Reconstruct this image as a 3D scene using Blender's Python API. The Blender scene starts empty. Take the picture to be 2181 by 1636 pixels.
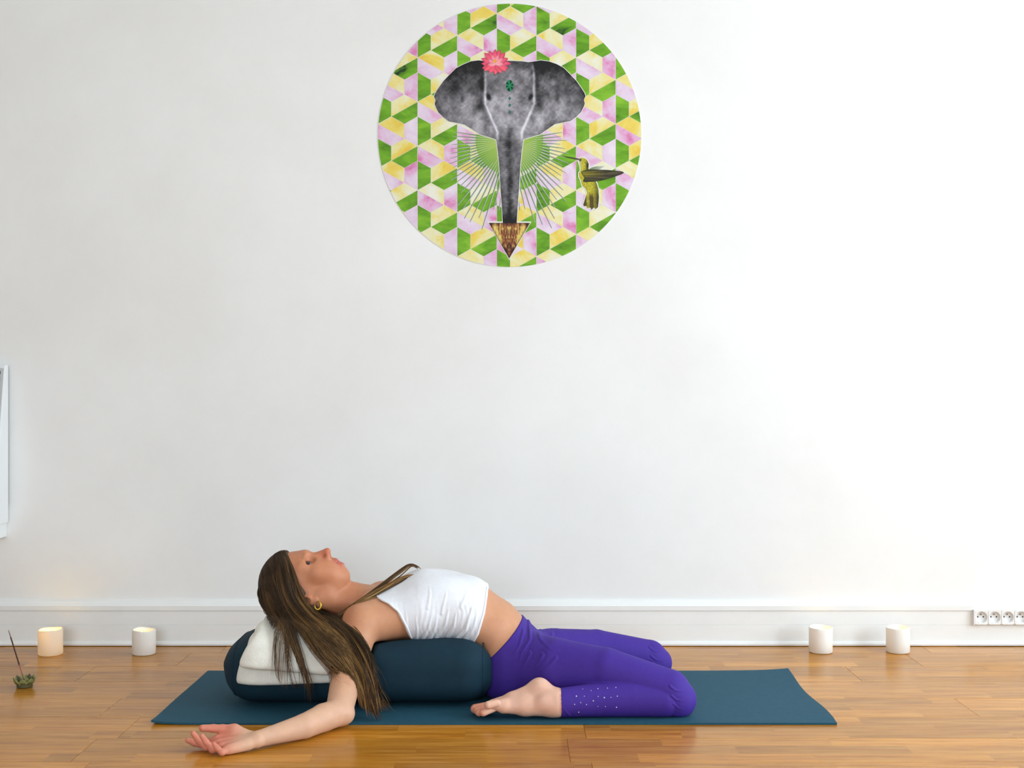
import bpy, bmesh, math, random
import numpy as np
from mathutils import Vector, Matrix

random.seed(7)
RNG = np.random.default_rng(11)
scene = bpy.context.scene
COL = scene.collection

# ------------------------------------------------------------------ camera
F, CX, CY, CAMZ = 2674.0, 1090.5, 818.0, 0.91
WALL = 4.38
cam_data = bpy.data.cameras.new('camera')
cam_data.sensor_width = 36.0
cam_data.lens = F / 2181.0 * 36.0
cam_data.clip_start = 0.05
cam = bpy.data.objects.new('camera', cam_data)
COL.objects.link(cam)
cam.location = (0.0, 0.0, CAMZ)
cam.rotation_euler = (math.radians(90), 0, 0)
scene.camera = cam

# ------------------------------------------------------------------ world, daylight, added fill, exposure
world = bpy.data.worlds.new('world')
scene.world = world
world.use_nodes = True
bg = world.node_tree.nodes['Background']
bg.inputs[0].default_value = (0.80, 0.90, 1.0, 1)
bg.inputs[1].default_value = 1.0

def daylight(name, loc, rot, sx, sy, power, color):
    l = bpy.data.lights.new(name, 'AREA')
    l.shape = 'RECTANGLE'; l.size = sx; l.size_y = sy
    l.energy = power; l.color = color
    o = bpy.data.objects.new(name, l)
    COL.objects.link(o)
    o.location = loc; o.rotation_euler = rot
    return o
# daylight entering through the two tall windows of the right-hand wall
ROOM_R, ROOM_L, ROOM_B, ROOM_H = 3.2, -3.1, -2.4, 2.85
WIN = [(0.75, 1.95), (2.5, 3.75)]
WZ0, WZ1 = 0.42, 2.5
for i, (a, b) in enumerate(WIN):
    daylight('window_and_fill_light', (ROOM_R + 0.20, (a + b) / 2, (WZ0 + WZ1) / 2), (0, math.radians(90), 0),
             WZ1 - WZ0, b - a, (86, 54)[i], (0.735, 0.885, 1.0))
# soft frontal fill, added behind the camera with an invented window
daylight('window_and_fill_light', (-0.8, ROOM_B - 0.2, 1.55), (math.radians(90), 0, 0), 2.2, 1.9, 88, (0.735, 0.88, 1.0))

vs = scene.view_settings
vs.view_transform = 'Standard'
vs.look = 'None'
vs.gamma = 1.0
vs.use_curve_mapping = False
vs.exposure = 0.53

# ------------------------------------------------------------------ helpers
def P(px, py, d):
    return np.array(((px - CX) * d / F, d, CAMZ - (py - CY) * d / F))

def lin(c):
    c = np.asarray(c, float) / 255.0
    return np.where(c <= 0.04045, c / 12.92, ((c + 0.055) / 1.055) ** 2.4)

def rgb(r, g, b):
    v = lin((r, g, b))
    return (float(v[0]), float(v[1]), float(v[2]), 1.0)

class N:
    """small node-tree helper"""
    def __init__(self, name):
        self.m = bpy.data.materials.new(name)
        self.m.use_nodes = True
        self.t = self.m.node_tree
        self.b = self.t.nodes['Principled BSDF']
        self.out = self.t.nodes['Material Output']
    def n(self, typ, **kw):
        nd = self.t.nodes.new(typ)
        for k, v in kw.items():
            if k.startswith('i_'):
                key = k[2:].replace('_', ' ')
                nd.inputs[key].default_value = v
            else:
                setattr(nd, k, v)
        return nd
    def l(self, a, b):
        self.t.links.new(a, b)
    def noise(self, scale, detail=3, rough=0.5, coord='Object', stretch=None):
        tc = self.n('ShaderNodeTexCoord')
        mp = self.n('ShaderNodeMapping')
        if stretch: mp.inputs['Scale'].default_value = stretch
        self.l(tc.outputs[coord], mp.inputs['Vector'])
        nz = self.n('ShaderNodeTexNoise')
        nz.inputs['Scale'].default_value = scale
        nz.inputs['Detail'].default_value = detail
        nz.inputs['Roughness'].default_value = rough
        self.l(mp.outputs[0], nz.inputs['Vector'])
        return nz
    def ramp(self, fac, stops):
        r = self.n('ShaderNodeValToRGB')
        e = r.color_ramp.elements
        while len(e) > len(stops): e.remove(e[-1])
        while len(e) < len(stops): e.new(0.5)
        for i, (p, c) in enumerate(stops):
            e[i].position = p; e[i].color = c
        self.l(fac, r.inputs[0])
        return r
    def bump(self, h, strength=0.2, dist=0.01):
        b = self.n('ShaderNodeBump')
        b.inputs['Strength'].default_value = strength
        b.inputs['Distance'].default_value = dist
        self.l(h, b.inputs['Height'])
        self.l(b.outputs[0], self.b.inputs['Normal'])
        return b

def simple(name, c, rough=0.6, spec=0.5, metal=0.0, var=0.0, vscale=20, bump=0.0, bscale=80, bdist=0.003, stretch=None):
    k = N(name)
    k.b.inputs['Roughness'].default_value = rough
    k.b.inputs['Specular IOR Level'].default_value = spec
    k.b.inputs['Metallic'].default_value = metal
    col = rgb(*c)
    if var > 0:
        nz = k.noise(vscale, 4, 0.6, stretch=stretch)
        lo = tuple(x * (1 - var) for x in col[:3]) + (1,)
        hi = tuple(min(1, x * (1 + var)) for x in col[:3]) + (1,)
        r = k.ramp(nz.outputs['Fac'], [(0.3, lo), (0.7, hi)])
        k.l(r.outputs[0], k.b.inputs['Base Color'])
    else:
        k.b.inputs['Base Color'].default_value = col
    if bump > 0:
        nb = k.noise(bscale, 4, 0.6, stretch=stretch)
        k.bump(nb.outputs['Fac'], bump, bdist)
    return k.m

def vcol_mat(name, rough=0.5, spec=0.4, var=0.0, vscale=60, bump=0.0, bscale=200, sss=0.0):
    k = N(name)
    a = k.n('ShaderNodeAttribute'); a.attribute_name = 'Col'
    src = a.outputs['Color']
    if var > 0:
        nz = k.noise(vscale, 4, 0.6)
        mx = k.n('ShaderNodeHueSaturation')
        mr = k.n('ShaderNodeMapRange')
        mr.inputs['From Min'].default_value = 0.25; mr.inputs['From Max'].default_value = 0.75
        mr.inputs['To Min'].default_value = 1 - var; mr.inputs['To Max'].default_value = 1 + var
        k.l(nz.outputs['Fac'], mr.inputs['Value'])
        k.l(mr.outputs[0], mx.inputs['Value'])
        k.l(src, mx.inputs['Color'])
        src = mx.outputs[0]
    k.l(src, k.b.inputs['Base Color'])
    k.b.inputs['Roughness'].default_value = rough
    k.b.inputs['Specular IOR Level'].default_value = spec
    if sss > 0:
        k.b.inputs['Subsurface Weight'].default_value = sss
        k.b.inputs['Subsurface Radius'].default_value = (0.012, 0.005, 0.003)
        k.b.inputs['Subsurface Scale'].default_value = 0.6
    if bump > 0:
        nb = k.noise(bscale, 3, 0.6)
        k.bump(nb.outputs['Fac'], bump, 0.002)
    return k.m

def mesh_obj(name, verts, faces, mat, parent=None, smooth=True, colors=None, normals=None, mats=None, midx=None):
    me = bpy.data.meshes.new(name)
    verts = np.asarray(verts, float)
    if isinstance(faces, np.ndarray):
        faces_l = faces.tolist()
    else:
        faces_l = faces
    me.from_pydata(verts.tolist(), [], faces_l)
    if mats:
        for m in mats: me.materials.append(m)
        me.polygons.foreach_set('material_index', np.asarray(midx, np.int32))
    else:
        me.materials.append(mat)
    me.polygons.foreach_set('use_smooth', [bool(smooth)] * len(me.polygons))
    if colors is not None:
        ca = me.color_attributes.new('Col', 'FLOAT_COLOR', 'POINT')
        c4 = np.ones((len(verts), 4), np.float32); c4[:, :3] = colors
        ca.data.foreach_set('color', c4.ravel())
    me.update()
    if normals is not None:
        me.normals_split_custom_set_from_vertices(np.asarray(normals, float).tolist())
    o = bpy.data.objects.new(name, me)
    COL.objects.link(o)
    if parent is not None:
        o.parent = parent
        o.matrix_parent_inverse = Matrix.Translation(-parent.location) if parent.type == 'EMPTY' else Matrix.Identity(4)
    return o

def bm_obj(name, bm, mat, parent=None, smooth=False, loc=None):
    me = bpy.data.meshes.new(name)
    bmesh.ops.recalc_face_normals(bm, faces=bm.faces)
    bm.to_mesh(me); bm.free()
    me.materials.append(mat)
    if smooth: me.polygons.foreach_set('use_smooth', [True] * len(me.polygons))
    o = bpy.data.objects.new(name, me)
    COL.objects.link(o)
    if loc is not None: o.location = loc
    if parent is not None:
        o.parent = parent
        o.matrix_parent_inverse = Matrix.Translation(-parent.location) if parent.type == 'EMPTY' else Matrix.Identity(4)
    return o

def box_bm(x0, x1, y0, y1, z0, z1, bevel=0.0, seg=2, bm=None):
    b = bmesh.new()
    bmesh.ops.create_cube(b, size=1.0)
    for v in b.verts:
        v.co = Vector(((x0 + x1) / 2 + v.co.x * (x1 - x0), (y0 + y1) / 2 + v.co.y * (y1 - y0), (z0 + z1) / 2 + v.co.z * (z1 - z0)))
    if bevel > 0:
        bmesh.ops.bevel(b, geom=list(b.edges), offset=bevel, segments=seg, affect='EDGES', profile=0.5)
    if bm is not None:
        me = bpy.data.meshes.new('tmp'); b.to_mesh(me); b.free()
        bm.from_mesh(me); bpy.data.meshes.remove(me)
        return bm
    return b

def empty(name, loc, label, cat, group=None):
    o = bpy.data.objects.new(name, None)
    o.empty_display_size = 0.05
    COL.objects.link(o)
    o.location = loc
    tag(o, label, cat, group)
    return o

def tag(o, label=None, cat=None, group=None, kind=None):
    if label: o['label'] = label
    if cat: o['category'] = cat
    if group: o['group'] = group
    if kind: o['kind'] = kind
    return o

def tube(points, radii, n=8, flat=None, closed_ends=True):
    """swept tube -> verts, faces (parallel-transport frame)"""
    pts = np.asarray(points, float); m = len(pts)
    rad = np.broadcast_to(np.asarray(radii, float), (m,))
    tan = np.gradient(pts, axis=0)
    tan /= np.linalg.norm(tan, axis=1)[:, None] + 1e-12
    ref = np.array((0, 0, 1.0)) if abs(tan[0][2]) < 0.9 else np.array((1.0, 0, 0))
    u = np.cross(tan[0], ref); u /= np.linalg.norm(u)
    V = []
    ang = np.arange(n) * 2 * math.pi / n
    for i in range(m):
        u = u - tan[i] * np.dot(u, tan[i]); u /= np.linalg.norm(u) + 1e-12
        w = np.cross(tan[i], u)
        V.append(pts[i] + rad[i] * (np.cos(ang)[:, None] * u + np.sin(ang)[:, None] * w))
    V = np.concatenate(V)
    Fc = []
    for i in range(m - 1):
        for j in range(n):
            k = (j + 1) % n
            Fc.append((i * n + j, i * n + k, (i + 1) * n + k, (i + 1) * n + j))
    if closed_ends:
        Fc.append(tuple(range(n))[::-1]); Fc.append(tuple((m - 1) * n + j for j in range(n)))
    return V, Fc

def catmull(pts, m):
    pts = np.asarray(pts, float)
    p = np.vstack([2 * pts[0] - pts[1], pts, 2 * pts[-1] - pts[-2]])
    out = []
    s = np.linspace(0, len(pts) - 1 - 1e-6, m)
    i = s.astype(int); f = (s - i)[:, None]
    p0, p1, p2, p3 = p[i], p[i + 1], p[i + 2], p[i + 3]
    return 0.5 * (2 * p1 + (p2 - p0) * f + (2 * p0 - 5 * p1 + 4 * p2 - p3) * f ** 2 + (3 * p1 - p0 - 3 * p2 + p3) * f ** 3)

def lathe(profile, n=32):
    """profile [(r,z)] -> verts, faces"""
    V, Fc = [], []
    m = len(profile)
    for i, (r, z) in enumerate(profile):
        for j in range(n):
            a = 2 * math.pi * j / n
            V.append((r * math.cos(a), r * math.sin(a), z))
    for i in range(m - 1):
        for j in range(n):
            k = (j + 1) % n
            Fc.append((i * n + j, i * n + k, (i + 1) * n + k, (i + 1) * n + j))
    return V, Fc

# ------------------------------------------------------------------ room shell
def wall_material():
    k = N('plaster_white')
    n1 = k.noise(2.2, 5, 0.6)
    r = k.ramp(n1.outputs['Fac'], [(0.3, rgb(238, 237, 234)), (0.7, rgb(245, 245, 243))])
    k.l(r.outputs[0], k.b.inputs['Base Color'])
    k.b.inputs['Roughness'].default_value = 0.72
    k.b.inputs['Specular IOR Level'].default_value = 0.3
    n2 = k.noise(26, 6, 0.65)
    k.bump(n2.outputs['Fac'], 0.07, 0.005)
    return k.m
M_WALL = wall_material()
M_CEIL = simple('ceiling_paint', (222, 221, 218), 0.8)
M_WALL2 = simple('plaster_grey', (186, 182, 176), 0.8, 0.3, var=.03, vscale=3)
M_TRIM = simple('trim_paint', (242, 242, 239), 0.35, 0.5, var=0.02, vscale=6)
M_GAP = simple('floor_gap', (84, 58, 36), 0.8)

def struct(o, label=None):
    o['kind'] = 'structure'
    return o

# wall with the mural
struct(bm_obj('wall_back', box_bm(ROOM_L - .2, ROOM_R + .3, WALL, WALL + .2, 0, ROOM_H), M_WALL))
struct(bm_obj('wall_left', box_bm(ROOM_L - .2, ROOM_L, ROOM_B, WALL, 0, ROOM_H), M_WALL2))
struct(bm_obj('ceiling', box_bm(ROOM_L - .2, ROOM_R + .3, ROOM_B - .3, WALL + .2, ROOM_H, ROOM_H + .15), M_CEIL))

def wall_with_openings(name, axis, pos0, pos1, a0, a1, openings, z0, z1):
    """openings [(a,b)] along the wall, between z0 and z1"""
    bm = bmesh.new()
    def add(p, q, lo, hi):
        if axis == 'x': box_bm(pos0, pos1, p, q, lo, hi, bm=bm)
        else: box_bm(p, q, pos0, pos1, lo, hi, bm=bm)
    cur = a0
    for (p, q) in openings:
        add(cur, p, 0, ROOM_H)
        add(p, q, 0, z0); add(p, q, z1, ROOM_H)
        cur = q
    add(cur, a1, 0, ROOM_H)
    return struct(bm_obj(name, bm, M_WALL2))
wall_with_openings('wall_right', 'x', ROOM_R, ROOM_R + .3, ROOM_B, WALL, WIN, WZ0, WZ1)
wall_with_openings('wall_front', 'y', ROOM_B - .3, ROOM_B, ROOM_L - .2, ROOM_R + .3, [(-1.9, 0.3)], 0.6, 2.5)  # opening added to let in the frontal fill

def window_unit(name, axis, pos, a, b, z0, z1):
    bm = bmesh.new()
    t = .06
    def add(p, q, lo, hi, d=.05):
        if axis == 'x': box_bm(pos, pos + d, p, q, lo, hi, .004, 1, bm)
        else: box_bm(p, q, pos - d, pos, lo, hi, .004, 1, bm)
    add(a, a + t, z0, z1); add(b - t, b, z0, z1); add(a, b, z0, z0 + t); add(a, b, z1 - t, z1)
    add((a + b) / 2 - .035, (a + b) / 2 + .035, z0, z1)
    add(a, b, (z0 + z1) / 2 + .3, (z0 + z1) / 2 + .34)
    return struct(bm_obj(name, bm, M_TRIM))
window_unit('window_1', 'x', ROOM_R + .08, WIN[0][0], WIN[0][1], WZ0, WZ1)
window_unit('window_2', 'x', ROOM_R + .08, WIN[1][0], WIN[1][1], WZ0, WZ1)
window_unit('added_fill_window', 'y', ROOM_B - .08, -1.9, 0.3, 0.6, 2.5)  # unseen window, added to go with the frontal fill

# skirting of the mural wall: bead, board, capping (profile swept along x)
def sweep_profile(prof, x0, x1, name, mat):
    n = len(prof)
    V = [(x0, y, z) for y, z in prof] + [(x1, y, z) for y, z in prof]
    Fc = [(i, (i + 1) % n, n + (i + 1) % n, n + i) for i in range(n)] + [tuple(range(n))[::-1], tuple(range(n, 2 * n))]
    o = mesh_obj(name, V, Fc, mat, smooth=False)
    return o
W = WALL
prof = [(W, 0.002), (W - .026, 0.002), (W - .027, .008), (W - .024, .0135), (W - .019, .0145), (W - .018, .016), (W - .018, .0706), (W - .0165, .0712), (W - .0165, .0722), (W - .018, .0728), (W - .018, .120), (W - .0165, .1215), (W - .0165, .1225),
        (W - .0225, .1235), (W - .0225, .139), (W - .019, .1425), (W - .012, .150), (W - .007, .1555), (W, .1575)]
struct(sweep_profile(prof, ROOM_L, ROOM_R, 'baseboard_back', M_TRIM))
prof_s = [(0, .002), (.018, .002), (.018, .12), (.010, .15), (0, .155)]
V = [(ROOM_L + p, y, z) for y in (ROOM_B, WALL - .03) for p, z in prof_s]
struct(mesh_obj('baseboard_left', V, [(i, (i + 1) % 5, 5 + (i + 1) % 5, 5 + i) for i in range(5)], M_TRIM, smooth=False))
V = [(ROOM_R - p, y, z) for y in (ROOM_B, WALL - .03) for p, z in prof_s]
struct(mesh_obj('baseboard_right', V, [(i, (i + 1) % 5, 5 + (i + 1) % 5, 5 + i) for i in range(5)], M_TRIM, smooth=False))

# ------------------------------------------------------------------ floor: laid planks, each its own piece
def plank_material():
    k = N('oak_plank')
    oi = k.n('ShaderNodeObjectInfo')
    tc = k.n('ShaderNodeTexCoord')
    sep = k.n('ShaderNodeSeparateXYZ'); k.l(tc.outputs['Object'], sep.inputs[0])
    # three staves across the plank, staggered stave joints along it
    def math_(op, a, b=None, v=None):
        m = k.n('ShaderNodeMath', operation=op)
        if isinstance(a, (int, float)): m.inputs[0].default_value = a
        else: k.l(a, m.inputs[0])
        if b is not None:
            if isinstance(b, (int, float)): m.inputs[1].default_value = b
            else: k.l(b, m.inputs[1])
        return m.outputs[0]
    row = math_('FLOOR', math_('DIVIDE', math_('ADD', sep.outputs['Y'], 0.1025), 0.0684))
    off = math_('MULTIPLY', math_('FRACT', math_('MULTIPLY', row, 0.381)), 0.47)
    xx = math_('ADD', math_('ADD', sep.outputs['X'], off), math_('MULTIPLY', oi.outputs['Random'], 3.0))
    cell = math_('FLOOR', math_('DIVIDE', xx, 0.43))
    cmb = k.n('ShaderNodeCombineXYZ')
    k.l(cell, cmb.inputs[0]); k.l(row, cmb.inputs[1]); k.l(math_('MULTIPLY', oi.outputs['Random'], 57.0), cmb.inputs[2])
    wn = k.n('ShaderNodeTexWhiteNoise'); k.l(cmb.outputs[0], wn.inputs['Vector'])
    # grain
    mp = k.n('ShaderNodeMapping'); mp.inputs['Scale'].default_value = (2.6, 34, 1)
    k.l(tc.outputs['Object'], mp.inputs['Vector'])
    addv = k.n('ShaderNodeVectorMath', operation='ADD'); k.l(mp.outputs[0], addv.inputs[0])
    sc = k.n('ShaderNodeVectorMath', operation='SCALE'); sc.inputs['Scale'].default_value = 19.0
    k.l(wn.outputs['Color'], sc.inputs[0]); k.l(sc.outputs[0], addv.inputs[1])
    g = k.n('ShaderNodeTexNoise'); g.inputs['Scale'].default_value = 1.6; g.inputs['Detail'].default_value = 6; g.inputs['Roughness'].default_value = .62
    k.l(addv.outputs[0], g.inputs['Vector'])
    r1 = k.ramp(g.outputs['Fac'], [(0.25, rgb(154, 95, 36)), (0.5, rgb(190, 129, 56)), (0.8, rgb(214, 158, 82))])
    hs = k.n('ShaderNodeHueSaturation')
    mr = k.n('ShaderNodeMapRange'); mr.inputs['To Min'].default_value = 0.80; mr.inputs['To Max'].default_value = 1.16
    k.l(wn.outputs['Value'], mr.inputs['Value']); k.l(mr.outputs[0], hs.inputs['Value'])
    hs.inputs['Saturation'].default_value = 1.04
    k.l(r1.outputs[0], hs.inputs['Color'])
    # short dark pores / mineral streaks
    mp2 = k.n('ShaderNodeMapping'); mp2.inputs['Scale'].default_value = (5, 60, 1)
    k.l(addv.outputs[0], mp2.inputs['Vector'])
    g2 = k.n('ShaderNodeTexNoise'); g2.inputs['Scale'].default_value = .35; g2.inputs['Detail'].default_value = 3
    k.l(mp2.outputs[0], g2.inputs['Vector'])
    pore = k.ramp(g2.outputs['Fac'], [(0.63, (1, 1, 1, 1)), (0.72, (.5, .45, .4, 1))])
    mu = k.n('ShaderNodeMixRGB', blend_type='MULTIPLY'); mu.inputs[0].default_value = .7
    k.l(hs.outputs[0], mu.inputs[1]); k.l(pore.outputs[0], mu.inputs[2])
    k.l(mu.outputs[0], k.b.inputs['Base Color'])
    k.b.inputs['Roughness'].default_value = 0.2
    k.b.inputs['Specular IOR Level'].default_value = 0.2
    k.bump(g.outputs['Fac'], 0.06, 0.002)
    return k.m
M_PLANK = plank_material()
floor = struct(bm_obj('floor', box_bm(ROOM_L - .2, ROOM_R + .3, ROOM_B - .3, WALL + .2, -.12, -.008), M_GAP))
PW, PL, GAPW = 0.205, 1.205, 0.0007
def plank_mesh(length):
    bm = box_bm(-length / 2, length / 2, -PW / 2 + GAPW / 2, PW / 2 - GAPW / 2, -.010, 0.0)
    top = [e for e in bm.edges if all(v.co.z > -.001 for v in e.verts)]
    bmesh.ops.bevel(bm, geom=top, offset=.0007, segments=1, affect='EDGES')
    me = bpy.data.meshes.new('plank'); bm.to_mesh(me); bm.free(); me.materials.append(M_PLANK)
    return me
full_plank = plank_mesh(PL - GAPW)
ROW0 = 3.02
JOINT = {0: P(150, 1622, 3.026)[0], -1: P(1254, 1610, 3.12)[0], 1: P(1250, 1578, 3.2)[0] + 0.0, 2: P(2068, 1508, 3.5)[0], 3: P(1835, 1440, 3.85)[0] - .4, 4: P(1835, 1440, 3.85)[0], 5: .12, 6: P(1980, 1385, 4.27)[0]}
r = int(math.floor((ROOM_B - ROW0) / PW))
while ROW0 + r * PW < WALL - .03:
    y0 = ROW0 + r * PW
    start = JOINT.get(r, RNG.uniform(0, PL))
    x = start - math.ceil((start - ROOM_L) / PL) * PL
    while x < ROOM_R:
        xa, xb = max(x, ROOM_L), min(x + PL, ROOM_R)
        if xb - xa > .05:
            me = full_plank if xb - xa > PL - 1e-4 else plank_mesh(xb - xa - GAPW)
            o = bpy.data.objects.new('plank', me); COL.objects.link(o)
            o.location = ((xa + xb) / 2, y0 + PW / 2, RNG.uniform(-.0002, .0002))
            o.parent = floor
        x += PL
    r += 1

# ------------------------------------------------------------------ round wall mural (flat print, thin layers on the wall)
S_ = WALL / F                       # metres per photo pixel in the wall plane
def WP(px, py, lift=0.0):
    return ((px - CX) * S_, WALL - .0015 - lift, CAMZ - (py - CY) * S_)
MC = (1085.5, 288.5); MR = 281.0
mural = empty('wall_mural', WP(MC[0], MC[1] + MR), 'round collage mural of a grey elephant head over pink, yellow and green half-hexagons', 'mural')
M_PRINTW = simple('print_white', (236, 234, 226), 0.6)
def print_mat(name, stops, scale, stretch, seedoff=0.0, rot=0.0):
    k = N(name)
    tc = k.n('ShaderNodeTexCoord'); mp = k.n('ShaderNodeMapping')
    mp.inputs['Scale'].default_value = stretch; mp.inputs['Location'].default_value = (seedoff, seedoff, seedoff)
    mp.inputs['Rotation'].default_value = (0, rot, 0)
    k.l(tc.outputs['Object'], mp.inputs['Vector'])
    nz = k.n('ShaderNodeTexNoise'); nz.inputs['Scale'].default_value = scale; nz.inputs['Detail'].default_value = 5; nz.inputs['Roughness'].default_value = .6
    nz.inputs['Distortion'].default_value = .4
    k.l(mp.outputs[0], nz.inputs['Vector'])
    r = k.ramp(nz.outputs['Fac'], stops)
    k.l(r.outputs[0], k.b.inputs['Base Color']); k.b.inputs['Roughness'].default_value = .6; k.b.inputs['Specular IOR Level'].default_value = .25
    return k.m
M_G = print_mat('print_leaf', [(.28, rgb(34, 60, 34)), (.36, rgb(86, 140, 28)), (.52, rgb(112, 170, 40)), (.7, rgb(140, 195, 52)), (.85, rgb(165, 205, 90))], 9, (1, 1, 2.6), 3, .5)
M_P = print_mat('print_petal', [(.30, rgb(214, 110, 165)), (.40, rgb(226, 168, 206)), (.50, rgb(228, 204, 226)), (.68, rgb(237, 226, 236))], 10, (1, 1, 1.2), 9)
M_Y = print_mat('print_pollen', [(.30, rgb(230, 190, 70)), (.43, rgb(236, 214, 104)), (.54, rgb(236, 230, 178)), (.64, rgb(238, 236, 222))], 8, (1, 1, 1), 17)

def clip_circle(poly, c, rad, n=180):
    """clip convex polygon by a circle (as n-gon)"""
    if all((p[0] - c[0]) ** 2 + (p[1] - c[1]) ** 2 < (rad * .999) ** 2 for p in poly): return poly
    out = list(poly)
    for i in range(n):
        a = 2 * math.pi * (i + .5) / n
        nx, ny = math.cos(a), math.sin(a); lim = rad * math.cos(math.pi / n)
        cur, out = out, []
        if not cur: return []
        for j in range(len(cur)):
            p, q = cur[j], cur[(j + 1) % len(cur)]
            dp = (p[0] - c[0]) * nx + (p[1] - c[1]) * ny - lim
            dq = (q[0] - c[0]) * nx + (q[1] - c[1]) * ny - lim
            if dp <= 0: out.append(p)
            if (dp < 0) != (dq < 0) and dp != dq:
                t = dp / (dp - dq); out.append((p[0] + (q[0] - p[0]) * t, p[1] + (q[1] - p[1]) * t))
    return out
# backing disc
bm = bmesh.new()
vs_ = [bm.verts.new(WP(MC[0] + MR * math.cos(a), MC[1] + MR * math.sin(a))) for a in np.linspace(0, 2 * math.pi, 181)[:-1]]
f = bm.faces.new(vs_)
ex = bmesh.ops.extrude_face_region(bm, geom=[f])
for v in ex['geom']:
    if isinstance(v, bmesh.types.BMVert): v.co.y += .0012
bm_obj('backing_disc', bm, M_PRINTW, mural)
# half-hexagon tiling
L0, PER = 889.6, 84.35
HW, HS = PER * 2 / 3, 31.4
V, Fc, MI = [], [], []
def add_poly(poly, mi):
    cx = sum(p[0] for p in poly) / len(poly); cy = sum(p[1] for p in poly) / len(poly)
    poly = [(cx + (p[0] - cx) * .978, cy + (p[1] - cy) * .978) for p in poly]
    poly = clip_circle(poly, MC, MR - .8)
    if len(poly) < 3: return
    b = len(V)
    V.extend(WP(x, y, .0004) for x, y in poly)
    Fc.append(tuple(range(b, b + len(poly)))); MI.append(mi)
for row in range(-6, 9):
    cy = 232.8 + row * 47.05
    for j in range(-4, 12):
        cx = L0 + (HW / 2 if row % 2 == 0 else 0) + j * HW
        if (cx - MC[0]) ** 2 + (cy - MC[1]) ** 2 > (MR + 60) ** 2: continue
        typ = (j % 3) if row % 2 == 0 else ((j + 1) % 3)      # 0: yellow over pink, 1: pink | green, 2: yellow / green
        h = [(cx, cy - HS), (cx + HW / 2, cy - HS / 2), (cx + HW / 2, cy + HS / 2), (cx, cy + HS), (cx - HW / 2, cy + HS / 2), (cx - HW / 2, cy - HS / 2)]
        if typ == 0: a, b, ma, mb = [h[5], h[0], h[1], h[2]], [h[2], h[3], h[4], h[5]], 2, 1
        elif typ == 1: a, b, ma, mb = [h[3], h[4], h[5], h[0]], [h[0], h[1], h[2], h[3]], 1, 0
        else: a, b, ma, mb = [h[4], h[5], h[0], h[1]], [h[1], h[2], h[3], h[4]], 2, 0
        add_poly(a, ma); add_poly(b, mb)
mesh_obj('half_hexagon_pattern', V, Fc, None, mural, smooth=False, mats=[M_G, M_P, M_Y], midx=MI)

M_VC = vcol_mat('print_colours', 0.6, 0.25, var=0.0)
M_VCN = vcol_mat('print_grain', 0.6, 0.25, var=0.22, vscale=110)
def in_poly(poly, x, y):
    poly = np.asarray(poly, float); ins = np.zeros(x.shape, bool)
    for i in range(len(poly)):
        (x0, y0), (x1, y1) = poly[i], poly[(i + 1) % len(poly)]
        c = ((y0 > y) != (y1 > y))
        with np.errstate(divide='ignore', invalid='ignore'):
            xi = (x1 - x0) * (y - y0) / (y1 - y0 + 1e-12) + x0
        ins ^= c & (x < xi)
    return ins
def nearest_on(poly, pts):
    poly = np.asarray(poly, float)
    best = np.full(len(pts), 1e9); res = pts.copy()
    for i in range(len(poly)):
        a, b = poly[i], poly[(i + 1) % len(poly)]
        ab = b - a
        t = np.clip(((pts - a) @ ab) / (ab @ ab + 1e-12), 0, 1)[:, None]
        q = a + t * ab
        d = np.linalg.norm(pts - q, axis=1)
        m = d < best; best[m] = d[m]; res[m] = q[m]
    return res, best
def painted(name, poly, step, colfn, lift, mat=None):
    """flat polygon meshed on a grid, coloured per vertex by colfn(x, y, edge_distance)"""
    poly = np.asarray(poly, float)
    lo, hi = poly.min(0) - step, poly.max(0) + step
    xs = np.arange(lo[0], hi[0], step); ys = np.arange(lo[1], hi[1], step)
    X, Y = np.meshgrid(xs, ys, indexing='ij')
    ins = in_poly(poly, X, Y)
    keep = ins[:-1, :-1] | ins[1:, :-1] | ins[:-1, 1:] | ins[1:, 1:]
    used = np.zeros(X.shape, bool)
    for dx in (0, 1):
        for dy in (0, 1):
            used[dx:X.shape[0] - 1 + dx, dy:X.shape[1] - 1 + dy] |= keep
    idx = np.full(X.shape, -1); idx[used] = np.arange(used.sum())
    pts = np.stack([X[used], Y[used]], 1)
    near, dist = nearest_on(poly, pts)
    out = ~ins[used]
    pts[out] = near[out]; dist[out] = 0
    i, j = np.nonzero(keep)
    faces = np.stack([idx[i, j], idx[i + 1, j], idx[i + 1, j + 1], idx[i, j + 1]], 1)
    col = lin(np.clip(colfn(pts[:, 0], pts[:, 1], dist), 0, 255))
    V = np.stack([(pts[:, 0] - CX) * S_, np.full(len(pts), WALL - .0015 - lift), CAMZ - (pts[:, 1] - CY) * S_], 1)
    return mesh_obj(name, V, faces, mat or M_VC, mural, smooth=False, colors=col)
def vn(x, y, s, seed):
    """cheap smooth value noise"""
    rs = np.random.default_rng(seed); T = rs.random((64, 64))
    u, v = x / s, y / s
    i, j = np.floor(u).astype(int), np.floor(v).astype(int)
    fu, fv = u - i, v - j
    fu = fu * fu * (3 - 2 * fu); fv = fv * fv * (3 - 2 * fv)
    g = lambda a, b: T[a % 64, b % 64]
    return (g(i, j) * (1 - fu) + g(i + 1, j) * fu) * (1 - fv) + (g(i, j + 1) * (1 - fu) + g(i + 1, j + 1) * fu) * fv
def gauss(x, y, cx, cy, sx, sy): return np.exp(-((x - cx) / sx) ** 2 - ((y - cy) / sy) ** 2)

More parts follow.
